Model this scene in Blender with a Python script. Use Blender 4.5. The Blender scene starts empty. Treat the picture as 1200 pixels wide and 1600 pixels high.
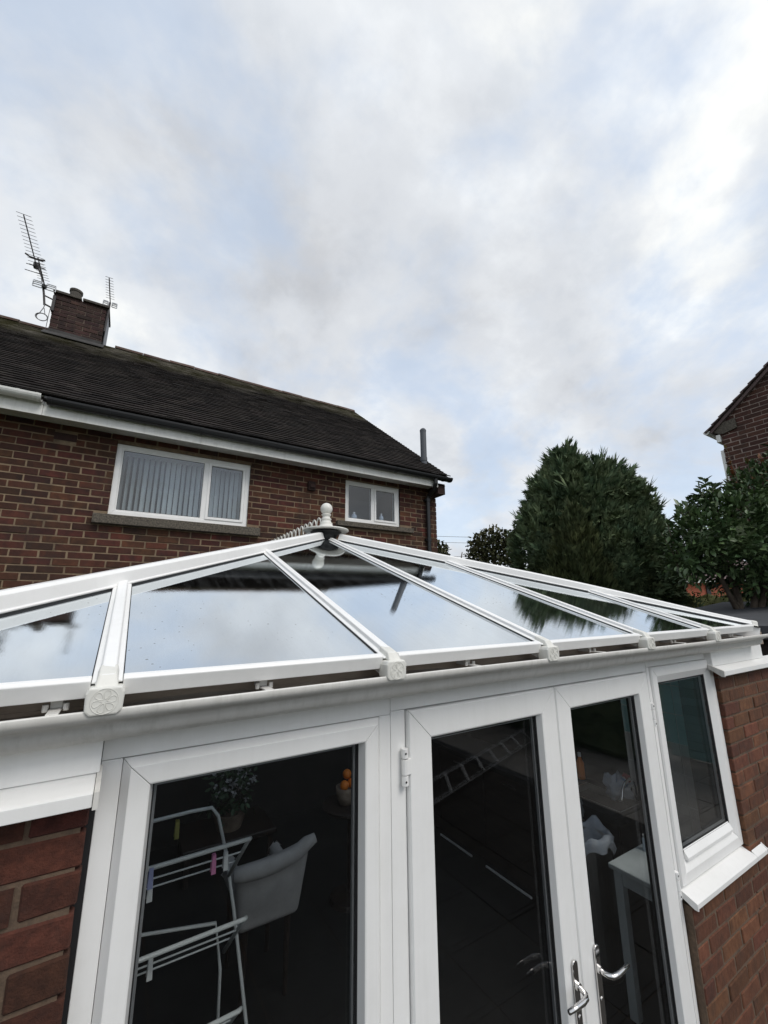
import bpy, math, random
import numpy as np
from mathutils import Vector
random.seed(7); RNG = np.random.default_rng(7)
R = math.radians
H = 2.35                       # eye height above the patio; every z below is written relative to the eye
scene = bpy.context.scene
COL = scene.collection

# ------------------------------------------------------------------ camera, sky, sun, exposure
cam_d = bpy.data.cameras.new("camera"); cam = bpy.data.objects.new("camera", cam_d); COL.objects.link(cam)
cam_d.sensor_fit = 'HORIZONTAL'; cam_d.sensor_width = 36.0
cam_d.lens = 36.0 * 646.58 / 1200.0
cam_d.clip_start = 0.05; cam_d.clip_end = 3000
def cam_axes():
    pitch, roll, yaw = 0.230761731, -0.00821605945, 0.552046661
    cy, sy, cp, sp = math.cos(yaw), math.sin(yaw), math.cos(pitch), math.sin(pitch)
    F = Vector((sy*cp, cy*cp, sp)); r = Vector((cy, -sy, 0)); u = r.cross(F)
    c, s = math.cos(roll), math.sin(roll)
    return c*r + s*u, -s*r + c*u, F
CR, CU, CF = cam_axes()
from mathutils import Matrix
m = Matrix(((CR.x, CU.x, -CF.x, 0), (CR.y, CU.y, -CF.y, 0), (CR.z, CU.z, -CF.z, H), (0, 0, 0, 1)))
cam.matrix_world = m
scene.camera = cam
CAMPOS = Vector((0, 0, H))
def view(p):                    # picture position (1200x1600) of a world point: used only to rank bricks by size
    v = Vector(p) - CAMPOS; d = v.dot(CF)
    if d <= 0.05: return None
    return 600 + 646.58*v.dot(CR)/d, 800 - 646.58*v.dot(CU)/d, d

SUN_AZ, SUN_EL = R(163), R(50)   # clockwise from +Y
world = bpy.data.worlds.new("World"); scene.world = world; world.use_nodes = True
def build_world():
    nt = world.node_tree; N = nt.nodes; L = nt.links; N.clear()
    out = N.new('ShaderNodeOutputWorld'); bg = N.new('ShaderNodeBackground')
    sky = N.new('ShaderNodeTexSky'); sky.sky_type = 'NISHITA'; sky.sun_disc = False
    sky.sun_elevation = SUN_EL; sky.sun_rotation = SUN_AZ
    sky.dust_density = 2.0
    tc = N.new('ShaderNodeTexCoord'); sep = N.new('ShaderNodeSeparateXYZ')
    L.new(tc.outputs['Generated'], sep.inputs[0])
    zc = N.new('ShaderNodeMath'); zc.operation = 'MAXIMUM'; zc.inputs[1].default_value = 0.0
    L.new(sep.outputs['Z'], zc.inputs[0])
    za = N.new('ShaderNodeMath'); za.operation = 'ADD'; za.inputs[1].default_value = 0.45
    L.new(zc.outputs[0], za.inputs[0])
    def div(s):
        d = N.new('ShaderNodeMath'); d.operation = 'DIVIDE'
        L.new(sep.outputs[s], d.inputs[0]); L.new(za.outputs[0], d.inputs[1]); return d
    cmb = N.new('ShaderNodeCombineXYZ'); L.new(div('X').outputs[0], cmb.inputs[0]); L.new(div('Y').outputs[0], cmb.inputs[1])
    def noise(scale, detail, rough, off, dist=0.0):
        mp = N.new('ShaderNodeMapping'); mp.inputs['Location'].default_value = off
        L.new(cmb.outputs[0], mp.inputs[0])
        n = N.new('ShaderNodeTexNoise'); n.inputs['Scale'].default_value = scale
        n.inputs['Detail'].default_value = detail; n.inputs['Roughness'].default_value = rough
        n.inputs['Distortion'].default_value = dist
        L.new(mp.outputs[0], n.inputs['Vector']); return n
    def ramp(n, stops):
        r = N.new('ShaderNodeValToRGB'); e = r.color_ramp.elements
        e[0].position, e[0].color = stops[0]; e[1].position, e[1].color = stops[-1]
        for p, c in stops[1:-1]:
            k = e.new(p); k.color = c
        r.color_ramp.interpolation = 'EASE'
        L.new(n.outputs['Fac'], r.inputs[0]); return r
    g = lambda r_, g_, b_: (r_, g_, b_, 1)
    # cloud tone: grey undersides to bright rims
    tone = ramp(noise(2.2, 7.0, 0.56, (1.8050, 27.8361, 0.0), 0.15), [(0.29, g(6.6, 6.8, 7.15)), (0.43, g(7.8, 8.1, 8.55)), (0.56, g(8.8, 9.15, 9.6)), (0.68, g(11.0, 11.1, 10.9))])
    fine = ramp(noise(5.0, 9.0, 0.58, (0.4, 5.2, 0.0), 0.0), [(0.33, g(.90, .91, .925)), (0.5, g(1.0, 1.0, 1.0)), (0.67, g(1.11, 1.105, 1.09))])
    mul = N.new('ShaderNodeMixRGB'); mul.blend_type = 'MULTIPLY'; mul.inputs[0].default_value = 1
    L.new(tone.outputs[0], mul.inputs[1]); L.new(fine.outputs[0], mul.inputs[2])
    gap = ramp(noise(2.5, 6.0, 0.58, (26.4319, 50.5456, 0.0), 0.2), [(0.42, g(0, 0, 0)), (0.62, g(.64, .64, .64))])
    sk = N.new('ShaderNodeMixRGB'); sk.blend_type = 'ADD'; sk.inputs[0].default_value = 1
    L.new(sky.outputs[0], sk.inputs[1]); sk.inputs[2].default_value = (4.4, 5.2, 6.2, 1)
    mix = N.new('ShaderNodeMixRGB')
    L.new(gap.outputs[0], mix.inputs[0]); L.new(mul.outputs[0], mix.inputs[1]); L.new(sk.outputs[0], mix.inputs[2])
    L.new(mix.outputs[0], bg.inputs[0]); bg.inputs[1].default_value = 0.092
    L.new(bg.outputs[0], out.inputs[0])
build_world()
sun_d = bpy.data.lights.new("sun", 'SUN'); sun_d.energy = 1.5; sun_d.angle = R(28); sun_d.color = (1.0, 0.965, 0.91)
sun = bpy.data.objects.new("sun", sun_d); COL.objects.link(sun)
sdir = Vector((math.sin(SUN_AZ)*math.cos(SUN_EL), math.cos(SUN_AZ)*math.cos(SUN_EL), math.sin(SUN_EL)))
sun.rotation_euler = sdir.to_track_quat('Z', 'Y').to_euler()
vs = scene.view_settings; vs.view_transform = 'Standard'; vs.look = 'None'; vs.gamma = 1; vs.use_curve_mapping = False; vs.exposure = 0.0
scene.cycles.max_bounces = 10; scene.cycles.transparent_max_bounces = 24; scene.cycles.glossy_bounces = 5
scene.cycles.caustics_reflective = False; scene.cycles.caustics_refractive = False

# ------------------------------------------------------------------ materials
def mat(name, col, rough=0.6, metal=0.0, var=0.0, vscale=8.0, col2=None, bump=0.0, bscale=60.0, rnd=0.0, island=0.0, spec=0.5, stretch=None):
    """principled with noise variation (col -> col2), per-object (rnd) or per-island (island) brightness spread and fine relief"""
    mt = bpy.data.materials.new(name); mt.use_nodes = True
    nt = mt.node_tree; N = nt.nodes; L = nt.links; b = N['Principled BSDF']
    b.inputs['Roughness'].default_value = rough; b.inputs['Metallic'].default_value = metal
    b.inputs['Specular IOR Level'].default_value = spec
    tc = N.new('ShaderNodeTexCoord'); src = tc.outputs['Object']
    geo = N.new('ShaderNodeNewGeometry'); src = geo.outputs['Position']
    if stretch:
        mp = N.new('ShaderNodeMapping'); mp.inputs['Scale'].default_value = stretch; L.new(src, mp.inputs[0]); src = mp.outputs[0]
    c = None
    if col2 is not None:
        n = N.new('ShaderNodeTexNoise'); n.inputs['Scale'].default_value = vscale; n.inputs['Detail'].default_value = 6; n.inputs['Roughness'].default_value = .65
        L.new(src, n.inputs['Vector'])
        rp = N.new('ShaderNodeValToRGB'); rp.color_ramp.elements[0].position = .35; rp.color_ramp.elements[1].position = .68
        rp.color_ramp.elements[0].color = (*col, 1); rp.color_ramp.elements[1].color = (*col2, 1)
        L.new(n.outputs['Fac'], rp.inputs[0]); c = rp.outputs[0]
    if rnd or island:
        hs = N.new('ShaderNodeHueSaturation'); hs.inputs['Color'].default_value = (*col, 1)
        if c: L.new(c, hs.inputs['Color'])
        o = N.new('ShaderNodeObjectInfo').outputs['Random'] if rnd else geo.outputs['Random Per Island']
        k = rnd or island
        mr = N.new('ShaderNodeMapRange'); mr.inputs['To Min'].default_value = 1-k; mr.inputs['To Max'].default_value = 1+k
        L.new(o, mr.inputs[0]); L.new(mr.outputs[0], hs.inputs['Value'])
        wn = N.new('ShaderNodeTexWhiteNoise'); wn.noise_dimensions = '1D'; L.new(o, wn.inputs['W'])
        m2 = N.new('ShaderNodeMapRange'); m2.inputs['To Min'].default_value = .5-.035*k; m2.inputs['To Max'].default_value = .5+.035*k
        L.new(wn.outputs['Value'], m2.inputs[0]); L.new(m2.outputs[0], hs.inputs['Hue'])
        c = hs.outputs[0]
    if c: L.new(c, b.inputs['Base Color'])
    else: b.inputs['Base Color'].default_value = (*col, 1)
    if bump:
        n = N.new('ShaderNodeTexNoise'); n.inputs['Scale'].default_value = bscale; n.inputs['Detail'].default_value = 8; n.inputs['Roughness'].default_value = .7
        L.new(src, n.inputs['Vector'])
        bp = N.new('ShaderNodeBump'); bp.inputs['Strength'].default_value = 1.0; bp.inputs['Distance'].default_value = bump
        L.new(n.outputs['Fac'], bp.inputs['Height']); L.new(bp.outputs[0], b.inputs['Normal'])
    return mt

def grime(mt, amt=.10, dirt=(.28, .27, .22), scale=(38, 38, 2.2)):
    """faint water streaks and dust on plastic"""
    N = mt.node_tree.nodes; L = mt.node_tree.links; b = N['Principled BSDF']; prev = b.inputs['Base Color'].links[0].from_socket
    geo = N.new('ShaderNodeNewGeometry'); mp = N.new('ShaderNodeMapping'); mp.inputs['Scale'].default_value = scale; L.new(geo.outputs['Position'], mp.inputs[0])
    n = N.new('ShaderNodeTexNoise'); n.inputs['Scale'].default_value = 1; n.inputs['Detail'].default_value = 5; n.inputs['Roughness'].default_value = .7; L.new(mp.outputs[0], n.inputs['Vector'])
    n2 = N.new('ShaderNodeTexNoise'); n2.inputs['Scale'].default_value = 5; n2.inputs['Detail'].default_value = 6; n2.inputs['Roughness'].default_value = .75; L.new(geo.outputs['Position'], n2.inputs['Vector'])
    a = N.new('ShaderNodeMath'); a.operation = 'MULTIPLY'; L.new(n.outputs['Fac'], a.inputs[0]); L.new(n2.outputs['Fac'], a.inputs[1])
    r = N.new('ShaderNodeMapRange'); r.inputs['From Min'].default_value = .22; r.inputs['From Max'].default_value = .42; r.inputs['To Max'].default_value = amt; L.new(a.outputs[0], r.inputs[0])
    mx = N.new('ShaderNodeMixRGB'); mx.inputs[2].default_value = (*dirt, 1); L.new(r.outputs[0], mx.inputs[0]); L.new(prev, mx.inputs[1]); L.new(mx.outputs[0], b.inputs['Base Color'])
def glass_mat(name, tint, refl_lo, refl_hi, gcol=(1, 1, 1), bump=0.0, bscale=(1, 1, 1), rough=0.0, specks=False, blend=.28, facing=0):
    """clear pane: straight-through transmission plus mirror reflection growing towards grazing angles"""
    mt = bpy.data.materials.new(name); mt.use_nodes = True
    nt = mt.node_tree; N = nt.nodes; L = nt.links; N.clear()
    out = N.new('ShaderNodeOutputMaterial'); tr = N.new('ShaderNodeBsdfTransparent'); gl = N.new('ShaderNodeBsdfGlossy'); mx = N.new('ShaderNodeMixShader')
    tr.inputs[0].default_value = (*tint, 1); gl.inputs['Color'].default_value = (*gcol, 1); gl.inputs['Roughness'].default_value = rough
    lw = N.new('ShaderNodeLayerWeight'); lw.inputs[0].default_value = blend
    mr = N.new('ShaderNodeMapRange'); mr.inputs['To Min'].default_value = refl_lo; mr.inputs['To Max'].default_value = refl_hi
    if facing: lw.inputs[0].default_value = .5; mr.inputs['From Max'].default_value = facing
    L.new(lw.outputs['Facing' if facing else 'Fresnel'], mr.inputs[0]); geo0 = N.new('ShaderNodeNewGeometry'); iv = N.new('ShaderNodeMath'); iv.operation = 'SUBTRACT'; iv.inputs[0].default_value = 1; L.new(geo0.outputs['Backfacing'], iv.inputs[1])
    mm = N.new('ShaderNodeMath'); mm.operation = 'MULTIPLY'; L.new(mr.outputs[0], mm.inputs[0]); L.new(iv.outputs[0], mm.inputs[1])   # the mirror film lies on the outward faces
    L.new(mm.outputs[0], mx.inputs[0])
    L.new(tr.outputs[0], mx.inputs[1]); L.new(gl.outputs[0], mx.inputs[2])
    last = mx.outputs[0]
    geo = N.new('ShaderNodeNewGeometry')
    if bump:
        mp = N.new('ShaderNodeMapping'); mp.inputs['Scale'].default_value = bscale; L.new(geo.outputs['Position'], mp.inputs[0])
        n = N.new('ShaderNodeTexNoise'); n.inputs['Scale'].default_value = 1.0; n.inputs['Detail'].default_value = 5; n.inputs['Roughness'].default_value = .6
        L.new(mp.outputs[0], n.inputs['Vector'])
        bp = N.new('ShaderNodeBump'); bp.inputs['Distance'].default_value = bump; L.new(n.outputs['Fac'], bp.inputs['Height'])
        L.new(bp.outputs[0], gl.inputs['Normal'])
    if specks:                  # dried dirt and rain spots lying on the pane
        v = N.new('ShaderNodeTexVoronoi'); v.inputs['Scale'].default_value = 38; L.new(geo.outputs['Position'], v.inputs['Vector'])
        n = N.new('ShaderNodeTexNoise'); n.inputs['Scale'].default_value = 2.3; L.new(geo.outputs['Position'], n.inputs['Vector'])
        a = N.new('ShaderNodeMath'); a.operation = 'LESS_THAN'; L.new(v.outputs['Distance'], a.inputs[0])
        q = N.new('ShaderNodeMapRange'); q.inputs['From Min'].default_value = .47; q.inputs['From Max'].default_value = .70; q.inputs['To Max'].default_value = .17
        L.new(n.outputs['Fac'], q.inputs[0]); L.new(q.outputs[0], a.inputs[1])
        df = N.new('ShaderNodeBsdfDiffuse'); df.inputs[0].default_value = (.12, .12, .11, 1)
        m3 = N.new('ShaderNodeMixShader'); fa = N.new('ShaderNodeMath'); fa.operation = 'MULTIPLY'; fa.inputs[1].default_value = .55
        L.new(a.outputs[0], fa.inputs[0]); L.new(fa.outputs[0], m3.inputs[0]); L.new(last, m3.inputs[1]); L.new(df.outputs[0], m3.inputs[2])
        last = m3.outputs[0]
        mp2 = N.new('ShaderNodeMapping'); mp2.inputs['Scale'].default_value = (16, 2.2, 2.2); L.new(geo.outputs['Position'], mp2.inputs[0])
        n3 = N.new('ShaderNodeTexNoise'); n3.inputs['Scale'].default_value = 1.4; n3.inputs['Detail'].default_value = 8; n3.inputs['Roughness'].default_value = .75; L.new(mp2.outputs[0], n3.inputs['Vector'])
        q3 = N.new('ShaderNodeMapRange'); q3.inputs['From Min'].default_value = .45; q3.inputs['From Max'].default_value = .8; q3.inputs['To Max'].default_value = .08; L.new(n3.outputs['Fac'], q3.inputs[0])
        d3 = N.new('ShaderNodeBsdfDiffuse'); d3.inputs[0].default_value = (.30, .31, .31, 1)
        m4 = N.new('ShaderNodeMixShader'); L.new(q3.outputs[0], m4.inputs[0]); L.new(last, m4.inputs[1]); L.new(d3.outputs[0], m4.inputs[2]); last = m4.outputs[0]
    L.new(last, out.inputs[0])
    return mt

M = dict(
    pvc=mat('white_pvc', (.87, .865, .85), .32, col2=(.83, .825, .805), vscale=3.5, bump=.0004, bscale=9),
    pvc_dirty=mat('weathered_pvc', (.66, .64, .60), .42, col2=(.76, .745, .71), vscale=5, bump=.0005, bscale=30),
    cap=mat('cream_cap_plastic', (.74, .73, .68), .45, col2=(.68, .67, .62), vscale=18),
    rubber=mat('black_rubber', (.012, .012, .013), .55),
    spacer=mat('grey_spacer', (.30, .31, .32), .4, metal=.6),
    sediment=mat('gutter_dirt', (.21, .16, .12), .9, col2=(.34, .28, .22), vscale=9, bump=.004, bscale=40, stretch=(.35, 1, 1)),
    chrome=mat('polished_chrome', (.72, .70, .68), .1, metal=1),
    brick_c=mat('red_brown_brick', (.050, .0145, .0080), .92, col2=(.100, .031, .0175), vscale=38, bump=.0045, bscale=120, rnd=.32),
    brick_r=mat('brown_wirecut_brick', (.096, .034, .0165), .9, col2=(.160, .064, .033), vscale=40, bump=.004, bscale=120, rnd=.30, stretch=(1, 1, .6)),
    mortar_c=mat('sandy_mortar', (.155, .105, .07), .95, col2=(.105, .072, .05), vscale=40, bump=.003, bscale=130),
    brick_h=mat('dark_red_brick', (.033, .0098, .0047), .88, col2=(.078, .0240, .0115), vscale=11, bump=.003, bscale=70, rnd=.5),
    brick_h2=mat('dark_red_brickwork', (.033, .0098, .0047), .88, col2=(.078, .0240, .0115), vscale=11, bump=.003, bscale=70, island=.5),
    mortar_h=mat('buff_mortar', (.26, .19, .12), .95, col2=(.16, .115, .075), vscale=7, bump=.003, bscale=80),
    brick_n=mat('brown_brick', (.046, .0165, .0105), .88, col2=(.078, .029, .0185), vscale=14, bump=.002, bscale=70, rnd=.28),
    mortar_n=mat('pale_mortar', (.34, .27, .23), .95, col2=(.26, .2, .17), vscale=9),
    brick_ch=mat('sooty_brick', (.024, .011, .010), .9, col2=(.050, .021, .017), vscale=9, bump=.004, bscale=60, rnd=.45),
    mortar_ch=mat('sooty_mortar', (.17, .13, .10), .95, col2=(.04, .03, .026), vscale=5),
    lead=mat('lead_flashing', (.055, .052, .05), .85, col2=(.028, .026, .024), vscale=8),
    stone=mat('weathered_concrete', (.042, .036, .030), .95, col2=(.165, .143, .112), vscale=55, bump=.004, bscale=110),
    capstone=mat('mossy_capstone', (.055, .048, .042), .95, col2=(.10, .09, .075), vscale=10),
    black=mat('black_gutter_plastic', (.012, .012, .013), .4),
    fascia=mat('white_fascia', (.84, .835, .80), .5, col2=(.74, .73, .69), vscale=4),
    grey_pipe=mat('grey_pipe_plastic', (.075, .082, .095), .5),
    alu=mat('aluminium', (.62, .63, .65), .45, metal=.5), alu_pale=mat('oxidised_aluminium', (.88, .89, .90), .5),
    alu_dark=mat('weathered_aluminium', (.06, .055, .055), .6, metal=.3),
    slat=mat('blind_fabric', (.76, .785, .75), .85, col2=(.66, .69, .66), vscale=3, rnd=.14),
    room=mat('dim_room_wall', (.07, .075, .08), .9),
    room_pale=mat('pale_bathroom_wall', (.40, .42, .45), .9),
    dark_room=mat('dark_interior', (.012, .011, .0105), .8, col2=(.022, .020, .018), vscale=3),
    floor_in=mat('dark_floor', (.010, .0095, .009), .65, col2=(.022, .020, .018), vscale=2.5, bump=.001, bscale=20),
    airer=mat('pale_teal_enamel', (.52, .545, .54), .35),
    chair=mat('grey_upholstery', (.38, .365, .35), .95, col2=(.45, .43, .415), vscale=14, bump=.002, bscale=220),
    wood_dark=mat('dark_wood', (.016, .011, .009), .5, col2=(.03, .02, .015), vscale=6, stretch=(1, 1, 6)),
    table=mat('pale_painted_wood', (.62, .66, .66), .5, col2=(.54, .58, .57), vscale=7),
    bag=mat('translucent_white_plastic', (.74, .78, .84), .3, col2=(.55, .62, .72), vscale=15, bump=.006, bscale=35),
    bag_blue=mat('blue_print', (.10, .22, .42), .4), bag_red=mat('red_print', (.30, .05, .05), .4),
    steel=mat('brushed_steel', (.5, .49, .47), .28, metal=1),
    orange=mat('orange_peel', (.80, .22, .02), .5, bump=.0015, bscale=260),
    pot=mat('clay_pot', (.20, .15, .11), .8, col2=(.28, .22, .17), vscale=20),
    petal=mat('white_petal', (.40, .40, .40), .7, island=.1),
    leaf_in=mat('houseplant_leaf', (.05, .09, .045), .6, island=.3),
    fence_teal=mat('teal_fence_paint', (.26, .42, .405), .7, col2=(.36, .52, .50), vscale=4, rnd=.15),
    teal=mat('teal_reflection_tile', (.40, .66, .64), .25, col2=(.52, .76, .74), vscale=7, rnd=.12),
    tile_grey=mat('taupe_reflection_tile', (.62, .58, .53), .3, col2=(.72, .68, .63), vscale=9, rnd=.12),
    grout=mat('pale_grout', (.80, .78, .74), .9),
    conifer=mat('cypress_green', (.056, .098, .052), .75, col2=(.150, .185, .090), vscale=2.4, island=.35, spec=.25),
    thuja=mat('olive_green', (.036, .052, .020), .75, col2=(.072, .084, .030), vscale=2.0, island=.35, spec=.25),
    laurel=mat('glossy_laurel_green', (.046, .084, .034), .38, col2=(.105, .155, .060), vscale=2.2, island=.4, spec=.45),
    laurel_leaf=mat('laurel_leaf_green', (.048, .088, .036), .36, col2=(.110, .165, .066), vscale=2.2, rnd=.4, spec=.45),
    young=mat('young_red_leaf', (.22, .055, .03), .55, col2=(.16, .13, .04), vscale=6, island=.3),
    far_leaf=mat('autumn_olive_leaf', (.050, .058, .028), .8, col2=(.085, .078, .036), vscale=.9, island=.35, spec=.2),
    hedge=mat('yellow_green_hedge', (.060, .070, .022), .8, col2=(.11, .11, .036), vscale=2, island=.3, spec=.2),
    bark=mat('bark', (.07, .052, .038), .95, col2=(.12, .095, .07), vscale=12, bump=.01, bscale=20),
    ground=mat('lawn', (.040, .062, .022), .95, col2=(.068, .085, .034), vscale=4, bump=.01, bscale=30),
    patio_pale=mat('pale_patio_concrete', (.24, .225, .205), .9, col2=(.33, .31, .285), vscale=3),
    patio=mat('patio_concrete', (.026, .024, .022), .9, col2=(.038, .036, .033), vscale=3, bump=.001, bscale=50),
    felt=mat('grey_roof_felt', (.045, .047, .052), .9, col2=(.075, .078, .085), vscale=3, bump=.002, bscale=60),
    red_wall=mat('orange_red_render', (.36, .10, .055), .9, col2=(.30, .085, .05), vscale=2),
    ntile=mat('purple_brown_tile', (.095, .066, .062), .85, col2=(.14, .10, .092), vscale=5, island=.25),
    ridge=mat('red_clay_ridge', (.075, .034, .026), .9, col2=(.105, .085, .068), vscale=7, bump=.004, bscale=40, rnd=.3),
    bottle=mat('bottle_plastic', (.62, .70, .78), .4, rnd=.2),
    cable=mat('grey_cable', (.16, .16, .165), .6), pale_cable=mat('pale_cable', (.46, .46, .46), .6),
    wire=mat('overhead_cable', (.12, .12, .125), .7),
    peg_b=mat('blue_peg', (.30, .33, .55), .5), peg_p=mat('pink_peg', (.62, .22, .40), .5), peg_y=mat('yellow_peg', (.20, .19, .04), .5), peg_w=mat('pale_peg', (.6, .62, .62), .5),
)
M['roof_glass'] = glass_mat('solar_roof_glass', (.42, .46, .50), .12, .97, (.86, .905, .93), bump=.00004, bscale=(420, 50, 50), rough=.0, specks=True, facing=.62)
M['glass'] = glass_mat('window_glass', (.95, .955, .955), .0, 1.0, blend=.25)
M['house_glass'] = glass_mat('upstairs_glass', (.86, .89, .92), .07, 1.0, bump=.0003, bscale=(3, 3, 3))
grime(M['pvc'], .07); grime(M['pvc_dirty'], .35); grime(M['cap'], .2); grime(M['fascia'], .25)
for k_ in ('brick_h', 'brick_h2', 'mortar_h', 'brick_n', 'mortar_n'): grime(M[k_], .6, (.018, .014, .012), (3, 3, .9))
for k_ in ('brick_c', 'brick_r', 'mortar_c'): grime(M[k_], .6, (.03, .022, .018), (14, 14, 9))
M['bag'].node_tree.nodes['Principled BSDF'].inputs['Alpha'].default_value = .62; M['bag'].node_tree.nodes['Principled BSDF'].inputs['Roughness'].default_value = .16
def roof_tile_mat():            # near-black tiles with moss and lichen that grow below the ridge
    mt = mat('mossy_roof_tile', (.012, .0096, .0085), .95, col2=(.025, .0205, .018), vscale=3.2, island=.5, bump=.003, bscale=70, spec=.15)
    N = mt.node_tree.nodes; L = mt.node_tree.links; b = N['Principled BSDF']
    prev = b.inputs['Base Color'].links[0].from_socket
    geo = N.new('ShaderNodeNewGeometry'); sep = N.new('ShaderNodeSeparateXYZ'); L.new(geo.outputs['Position'], sep.inputs[0])
    n = N.new('ShaderNodeTexNoise'); n.inputs['Scale'].default_value = .85; n.inputs['Detail'].default_value = 7; n.inputs['Roughness'].default_value = .7; L.new(geo.outputs['Position'], n.inputs['Vector'])
    h = N.new('ShaderNodeMapRange'); h.inputs['From Min'].default_value = H+3.5; h.inputs['From Max'].default_value = H+4.75; h.inputs['To Min'].default_value = -.42; h.inputs['To Max'].default_value = .42
    L.new(sep.outputs['Z'], h.inputs[0])
    xl = N.new('ShaderNodeMapRange'); xl.inputs['From Min'].default_value = -2.6; xl.inputs['From Max'].default_value = -.2; xl.inputs['To Min'].default_value = .16; xl.inputs['To Max'].default_value = 0
    L.new(sep.outputs['X'], xl.inputs[0])
    a = N.new('ShaderNodeMath'); L.new(n.outputs['Fac'], a.inputs[0]); L.new(h.outputs[0], a.inputs[1])
    a2 = N.new('ShaderNodeMath'); L.new(a.outputs[0], a2.inputs[0]); L.new(xl.outputs[0], a2.inputs[1])
    rp = N.new('ShaderNodeValToRGB'); rp.color_ramp.elements[0].position = .44; rp.color_ramp.elements[1].position = .80
    rp.color_ramp.elements[0].color = (0, 0, 0, 1); rp.color_ramp.elements[1].color = (.85, .85, .85, 1); L.new(a2.outputs[0], rp.inputs[0])
    n2 = N.new('ShaderNodeTexNoise'); n2.inputs['Scale'].default_value = 2.6; n2.inputs['Detail'].default_value = 5; L.new(geo.outputs['Position'], n2.inputs['Vector'])
    mc = N.new('ShaderNodeValToRGB'); mc.color_ramp.elements[0].position = .4; mc.color_ramp.elements[1].position = .62
    mc.color_ramp.elements[0].color = (.070, .064, .028, 1); mc.color_ramp.elements[1].color = (.19, .172, .14, 1); L.new(n2.outputs['Fac'], mc.inputs[0])
    mx = N.new('ShaderNodeMixRGB'); L.new(rp.outputs[0], mx.inputs[0]); L.new(prev, mx.inputs[1]); L.new(mc.outputs[0], mx.inputs[2])
    L.new(mx.outputs[0], b.inputs['Base Color'])
    return mt
M['tile'] = roof_tile_mat()

# ------------------------------------------------------------------ helpers
ORG = {}
def tag(o, label=None, cat=None, group=None, kind=None):
    if label: o['label'] = label
    if cat: o['category'] = cat
    if group: o['group'] = group
    if kind: o['kind'] = kind
    return o
def thing(name, label, cat, loc=(0, 0, 0), group=None):       # loc z relative to the eye
    o = bpy.data.objects.new(name, None); COL.objects.link(o); o.empty_display_size = .1
    w = Vector((loc[0], loc[1], loc[2] + H)); o.location = w; ORG[o] = w
    return tag(o, label, cat, group)
def link(name, me, parent=None, loc=None):
    """loc: world position (eye-relative z) of the mesh origin, for shared meshes"""
    o = bpy.data.objects.new(name, me); COL.objects.link(o)
    base = Vector((0, 0, 0))
    if parent is not None:
        o.parent = parent; base = ORG[parent]
    if loc is not None:         # shared piece: sits at its own location below a parent whose own location is zero offset
        o.location = Vector((loc[0], loc[1], loc[2] + H)) - base
    return o
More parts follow.
